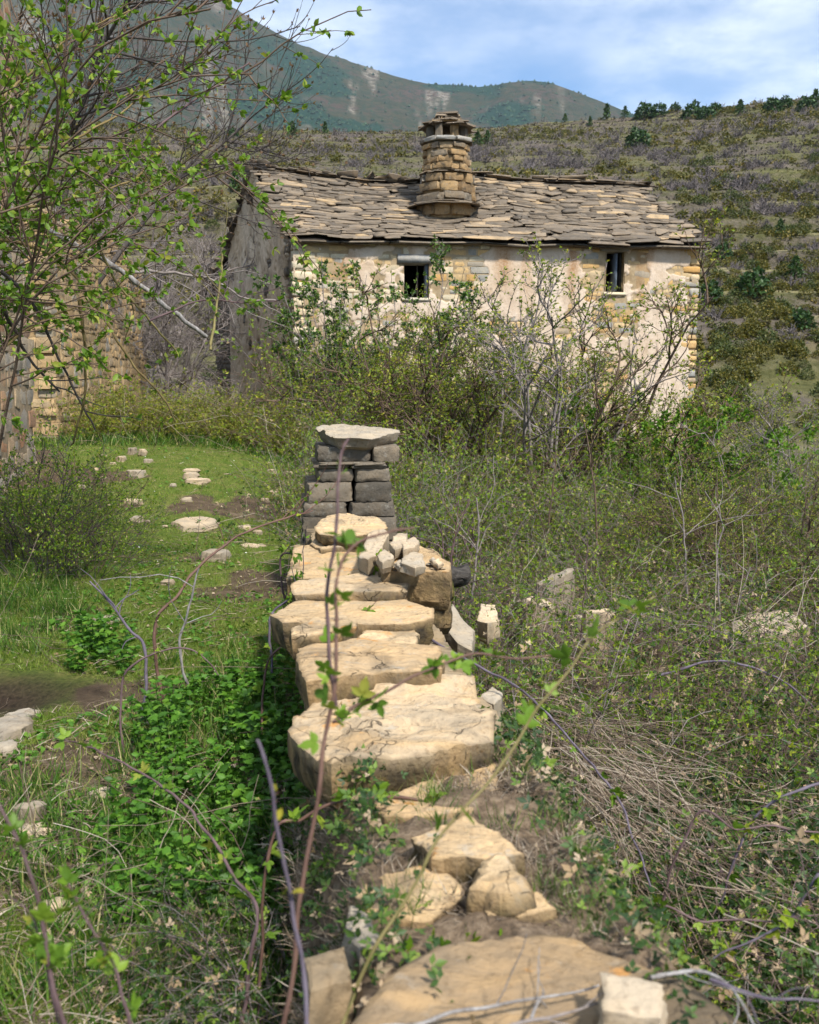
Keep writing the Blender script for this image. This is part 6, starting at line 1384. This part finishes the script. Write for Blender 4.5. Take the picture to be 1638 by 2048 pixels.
# ------------------------------------------------------------------ herbs, grass, straw, litter
def nettle(rg):
    n = 5; P = grow(rg.normal(size=(n, 3)) * np.array([.05, .05, 0]), np.tile([0, 0, 1.0], (n, 1)) + .25 * rg.normal(size=(n, 3)), rg.uniform(.14, .32, n), 6, .03, .08, rg)
    pos, dd = [], []
    for i in range(n):
        for k in range(1, 7):
            for q in range(4 if k < 6 else 6):
                a = q * math.pi / (2 if k < 6 else 3) + k * .8; pos.append(P[i, k]); dd.append([math.cos(a), math.sin(a), .15])
    g = tubes(P, .003, .002, 4); pos = np.array(pos); dd = np.array(dd) + .2 * rg.normal(size=(len(dd), 3))
    return mesh_data('stems', g[0], g[1], M['nettle'], True, {'rnd': np.full(len(g[0]), .2)}), leaf_mesh('foliage', pos, dd, rg.uniform(.022, .062, len(pos)), L_SER, M['nettle'], rg, 1.0)
nets = [mk('nettle', nettle(np.random.default_rng(300 + k)), 'stems') for k in range(4)]
npts = []
for _ in range(4000):
    if len(npts) > 75: break
    y = rp.uniform(2.9, 5.0); x = float(xw(y)) - .36 - abs(rp.normal()) * .26
    if y > 4.6: x -= 0.1
    if any((x - a) ** 2 + (y - b_) ** 2 < .012 for a, b_ in npts): continue
    npts.append((x, y)); put(nets[int(rp.integers(4))], (x, y, gz1(x, y)), rp.uniform(0, 6.28), rp.uniform(.45, .85), 'young nettle in the patch along the left foot of the wall', 'nettle', 'nettle patch left of the wall')
for px, py in ((180, 1310), (205, 1330), (165, 1345), (225, 1315), (240, 1345), (195, 1300)):
    p = ground_hit(px, py); put(nets[int(rp.integers(4))], p, rp.uniform(0, 6), rp.uniform(.7, 1.0), 'nettle in the small clump beside the mud patch', 'nettle', 'nettle clump by the mud')
BL1 = (np.array([[0, -.035, 0], [0, .035, 0], [.55, 0, .04], [1, 0, -.06]], float) * np.array([1, 1, 1]), np.array([[0, 1, 2], [0, 2, 3]]))
BL1 = (np.array([[0, -.045, 0], [0, .045, 0], [.5, .03, .10], [.5, -.03, .10], [1, 0, 0]], float), np.array([[0, 1, 2], [0, 2, 3], [3, 2, 4]]))
BLN = (BL1[0] * np.array([1, .38, 1]), BL1[1])
def blades(name, xs, ys, ln, lean, mat, label, cat, rnd=None, tmpl=BL1, zoff=0.0):
    n = len(xs); d = np.concatenate([rp.normal(size=(n, 2)) * lean, np.ones((n, 1))], 1); pos = np.stack([xs, ys, gz(xs, ys) - .005 + zoff], -1)
    add(name, leaf_mesh(name, pos, d, ln, tmpl, M[mat], rp, 0, rnd), kind='stuff', label=label, cat=cat)
def sample_lawn(n, y0, y1, pw):
    u = rp.uniform(0, 1, n); y = (y0 ** (1 - pw) + u * (y1 ** (1 - pw) - y0 ** (1 - pw))) ** (1 / (1 - pw)); x = rp.uniform(-.46, .05, n) * y; return x, y
x, y = sample_lawn(230000, 2.0, 16.5, 1.35); gq = lawn(x, y) * (1 - mud(x, y)); k = (rp.uniform(0, 1, len(x)) < .12 + .88 * gq) & (x < xw(y) - .30) & (mud(x, y) < .3); x, y = x[k], y[k]
dry = np.clip(.45 * fbm(np.stack([x, y], -1) * 1.2, 3, 401) + .25 + rp.uniform(-.3, .3, len(x)) + .25 * (1 - lawn(x, y)) + .1 * sstep(7, 14, y), 0, 1)
blades('lawn_grass', x, y, rp.uniform(.022, .05, len(x)) * (1 + .025 * y), .7, 'grass', 'short green lawn grass left of the wall', 'grass', dry)
# longer tufts: along the wall, in the shade and lower left
cx = np.concatenate([rp.uniform(-3.0, -.2, 210), rp.normal(size=160) * .3 - .75 + 0, rp.uniform(-4.5, -2.2, 160)]); cy = np.concatenate([rp.uniform(1.6, 4.2, 210), rp.uniform(2.5, 6.0, 160), rp.uniform(5.5, 8.5, 160)])
kk = (cx < xw(cy) - .32) & (mud(cx, cy) < .2) & (fbm(np.stack([cx, cy], -1) * 1.3, 3, 405) > .42); cx, cy = cx[kk], cy[kk]
x = np.repeat(cx, 46) + rp.normal(size=len(cx) * 46) * .05; y = np.repeat(cy, 46) + rp.normal(size=len(cx) * 46) * .05
blades('grass_tufts', x, y, rp.uniform(.07, .20, len(x)), .45, 'tallgrass', 'longer grass tufts along the wall and near turf', 'grass', None, BLN)
# grass in the bank, hollow and below the house
x = rp.uniform(.2, 8, 90000); y = 2 + 18 * rp.uniform(0, 1, 90000) ** 1.2; k = (x > xw(np.minimum(y, 8.5)) + .40) & (x < .46 * y + .6) & (fbm(np.stack([x, y], -1) * .9, 3, 411) > .44); x, y = x[k], y[k]
blades('bank_grass', x, y, rp.uniform(.06, .18, len(x)), .6, 'tallgrass', 'rough grass under the brambles of the bank', 'grass', np.clip(rp.uniform(0, 1, len(x)) + .12, 0, 1))
x = rp.uniform(-6, 3, 40000); y = rp.uniform(14.5, 21, 40000); blades('far_grass', x, y, rp.uniform(.08, .22, len(x)), .6, 'tallgrass', 'rough grass at the foot of the house and hedge', 'grass')
# dry grass and moss on top of the near wall
n = 26000; y = rp.uniform(1.2, 3.05, n); x = xw(y) + rp.uniform(-.42, .42, n); k = fbm(np.stack([x, y], -1) * 4, 3, 421) > .45; x, y = x[k], y[k]
d = np.concatenate([rp.normal(size=(len(x), 2)) * 1.0, rp.uniform(.2, 1, (len(x), 1))], 1)
add('dry_grass', leaf_mesh('dry_grass', np.stack([x, y, .64 - .30 * sstep(.25, .39, np.abs(x - xw(y)))], -1), d, rp.uniform(.03, .09, len(x)), BLN, M['straw'], rp, 0), kind='stuff', label='dry brown grass growing between the near slabs', cat='dry grass')
n = 1500; cx = rp.uniform(0, 1, 30); yb = 1.75 + 1.1 * rp.uniform(0, 1, 30); k = rp.integers(0, 30, n); y = yb[k] + rp.normal(size=n) * .03; x = xw(yb[k]) + (cx[k] - .5) * .5 + rp.normal(size=n) * .03
d = np.concatenate([rp.normal(size=(n, 2)) * .5, np.ones((n, 1))], 1)
add('slab_grass', leaf_mesh('slab_grass', np.stack([x, y, np.full(n, .62)], -1), d, rp.uniform(.04, .11, n), BLN, M['tallgrass'], rp, 0), kind='stuff', label='green grass tufts growing between the near slabs', cat='grass')
# leaves and shoots creeping over the soil on the near wall
n = 8000; y = rp.uniform(.9, 3.0, n); e = rp.uniform(-1, 1, n); e = np.sign(e) * np.abs(e) ** .45; x = xw(y) + e * .50 + rp.normal(size=n) * .04; k = (fbm(np.stack([x, y], -1) * 5, 3, 423) > .40) & (np.abs(x - xw(y)) > .10 + .2 * rp.uniform(0, 1, n)); x, y = x[k], y[k]; ae = np.abs(x - xw(y)) / .46
zz_ = .66 - .30 * sstep(.55, .85, ae) - .75 * sstep(.80, 1.0, ae) + rp.uniform(.0, .07, len(x)); zz_ = np.maximum(zz_, gz(x, y) + .02)
add('creeping_leaves', leaf_mesh('creeping_leaves', np.stack([x, y, zz_], -1), rdir(len(x), rp, -.2, .6), rp.uniform(.018, .05, len(x)), L_TRI, M['leaf_dark'], rp, .8), kind='stuff', label='small bramble leaves creeping over the edges of the near wall', cat='ground cover')
# straw heap and dead twig tangle right of the wall
def strands(name, n, cen, spread, dirv, dj, L, r, mat, label, cat, grav=-.02, zlift=(.02, .3)):
    x = cen[0] + rp.normal(size=n) * spread[0]; y = cen[1] + rp.normal(size=n) * spread[1]; z = gz(x, y) + rp.uniform(*zlift, n)
    P = grow(np.stack([x, y, z], -1), np.asarray(dirv) + dj * rp.normal(size=(n, 3)) * np.array([1, 1, .5]), rp.uniform(*L, n), 5, grav, .14, rp)
    P[..., 2] = np.maximum(P[..., 2], gz(P[..., 0], P[..., 1]) + .01)
    V, Fc = tubes(P, r, r * .6, 3); add(name, mesh_data(name, V, Fc, M[mat], True, {'rnd': np.repeat(rp.uniform(0, 1, n), 18)}), kind='stuff', label=label, cat=cat)
strands('straw_heap', 1000, (.78, 4.6), (.20, .85), (.45, -.75, -.12), .45, (.25, .7), .0022, 'straw', 'heap of pale dead stems sliding down the right side of the wall', 'straw', -.03, (.12, .62))
strands('dead_stems', 800, (2.1, 4.2), (1.2, 1.3), (.2, -.2, .1), .9, (.2, .8), .0019, 'straw', 'tangle of dead grey stems under the brambles', 'dead stems', -.03, (.02, .40))
strands('dead_stems', 1700, (3.0, 9.5), (1.9, 2.6), (0, 0, .3), .9, (.3, 1.0), .003, 'straw', 'dead stems mixed into the middle of the bank', 'dead stems', -.03, (.02, .5))
strands('dead_stems', 420, (-1.1, 2.7), (.7, .6), (.1, 0, .2), .9, (.08, .4), .0016, 'straw', 'dead stems in the near turf left of the wall', 'dead stems', -.05, (.0, .22))
strands('dead_stems', 900, (-3.0, 15.8), (1.5, .6), (0, -.3, .3), .8, (.4, 1.0), .0032, 'straw', 'dead stems hanging out of the low hedge', 'dead stems', -.06, (.0, .6))
n = 16000; y = 1.9 + 4.5 * rp.uniform(0, 1, n) ** 1.3; x = xw(y) + .4 + rp.uniform(0, 1, n) * (.5 * y + .4)
add('leaf_litter', leaf_mesh('leaf_litter', np.stack([x, y, gz(x, y) + rp.uniform(.01, .30, n)], -1), rdir(n, rp, -.4, .5), rp.uniform(.025, .055, n), L_OVA, M['leaf_dark'], rp, .8), kind='stuff', label='low dark bramble leaves and dead leaves covering the near bank', cat='ground cover')
n = 2200; y = 2.0 + 8 * rp.uniform(0, 1, n) ** 1.4; x = rp.uniform(-.44, .02, n) * y; k = (x < xw(y) - .3) & (mud(x, y) < .15); x, y = x[k], y[k]
add('leaf_litter', leaf_mesh('leaf_litter', np.stack([x, y, gz(x, y) + .012], -1), rdir(len(x), rp, -.1, .15), rp.uniform(.015, .04, len(x)), L_OVA, M['litter'], rp, 4), kind='stuff', label='dead leaves and stem scraps strewn on the turf', cat='leaf litter')

x, y = sample_lawn(16000, 2.2, 15, 1.3); k = (x < xw(y) - .32) & (mud(x, y) < .15) & (fbm(np.stack([x, y], -1) * 2.2, 3, 433) > .50); x, y = x[k], y[k]
add('lawn_weeds', leaf_mesh('lawn_weeds', np.stack([x, y, gz(x, y) + .012], -1), rdir(len(x), rp, .1, .6), rp.uniform(.02, .055, len(x)), L_OVA, M['nettle'], rp, 1.5), kind='stuff', label='broad leaved weeds mixed into the lawn', cat='weeds')
x, y = sample_lawn(9000, 2.2, 15, 1.3); k = (x < xw(y) - .32) & (mud(x, y) < .3); x, y = x[k], y[k]
add('straw_scraps', leaf_mesh('straw_scraps', np.stack([x, y, gz(x, y) + .025], -1), rdir(len(x), rp, -.05, .25), rp.uniform(.04, .14, len(x)), BLN, M['straw'], rp, 1.0), kind='stuff', label='dead grass blades lying in the lawn', cat='dead grass')
x, y = sample_lawn(600, 3.0, 14, 1.2); k = (lawn(x, y) > .5) & (fbm(np.stack([x, y], -1) * .7, 2, 431) > .5); x, y = x[k], y[k]
add('daisies', leaf_mesh('daisies', np.stack([x, y, gz(x, y) + .05], -1), rdir(len(x), rp, -.2, .2), .022, L_OVA, M['daisy'], rp, 5), kind='stuff', label='tiny white daisies dotted over the lawn', cat='daisies')

# ------------------------------------------------------------------ air
hb = NB('haze_air'); pv = hb.n('ShaderNodeVolumePrincipled'); pv.inputs['Color'].default_value = (0.66, 0.80, 1.0, 1); pv.inputs['Density'].default_value = 0.00007; pv.inputs['Anisotropy'].default_value = 0.2
hb.l(pv.outputs[0], hb.out.inputs['Volume'])
a = 6500.0; z0, z1 = -20.0, 1250.0
V = np.array([[x, y, z] for z in (z0, z1) for y in (-a, a) for x in (-a, a)]); 
add('haze', mesh_data('haze', V, np.array([[0, 2, 3, 1], [4, 5, 7, 6], [0, 1, 5, 4], [2, 6, 7, 3], [0, 4, 6, 2], [1, 3, 7, 5]]), hb.m), kind='stuff', label='thin blue mountain haze over the valley', cat='haze')
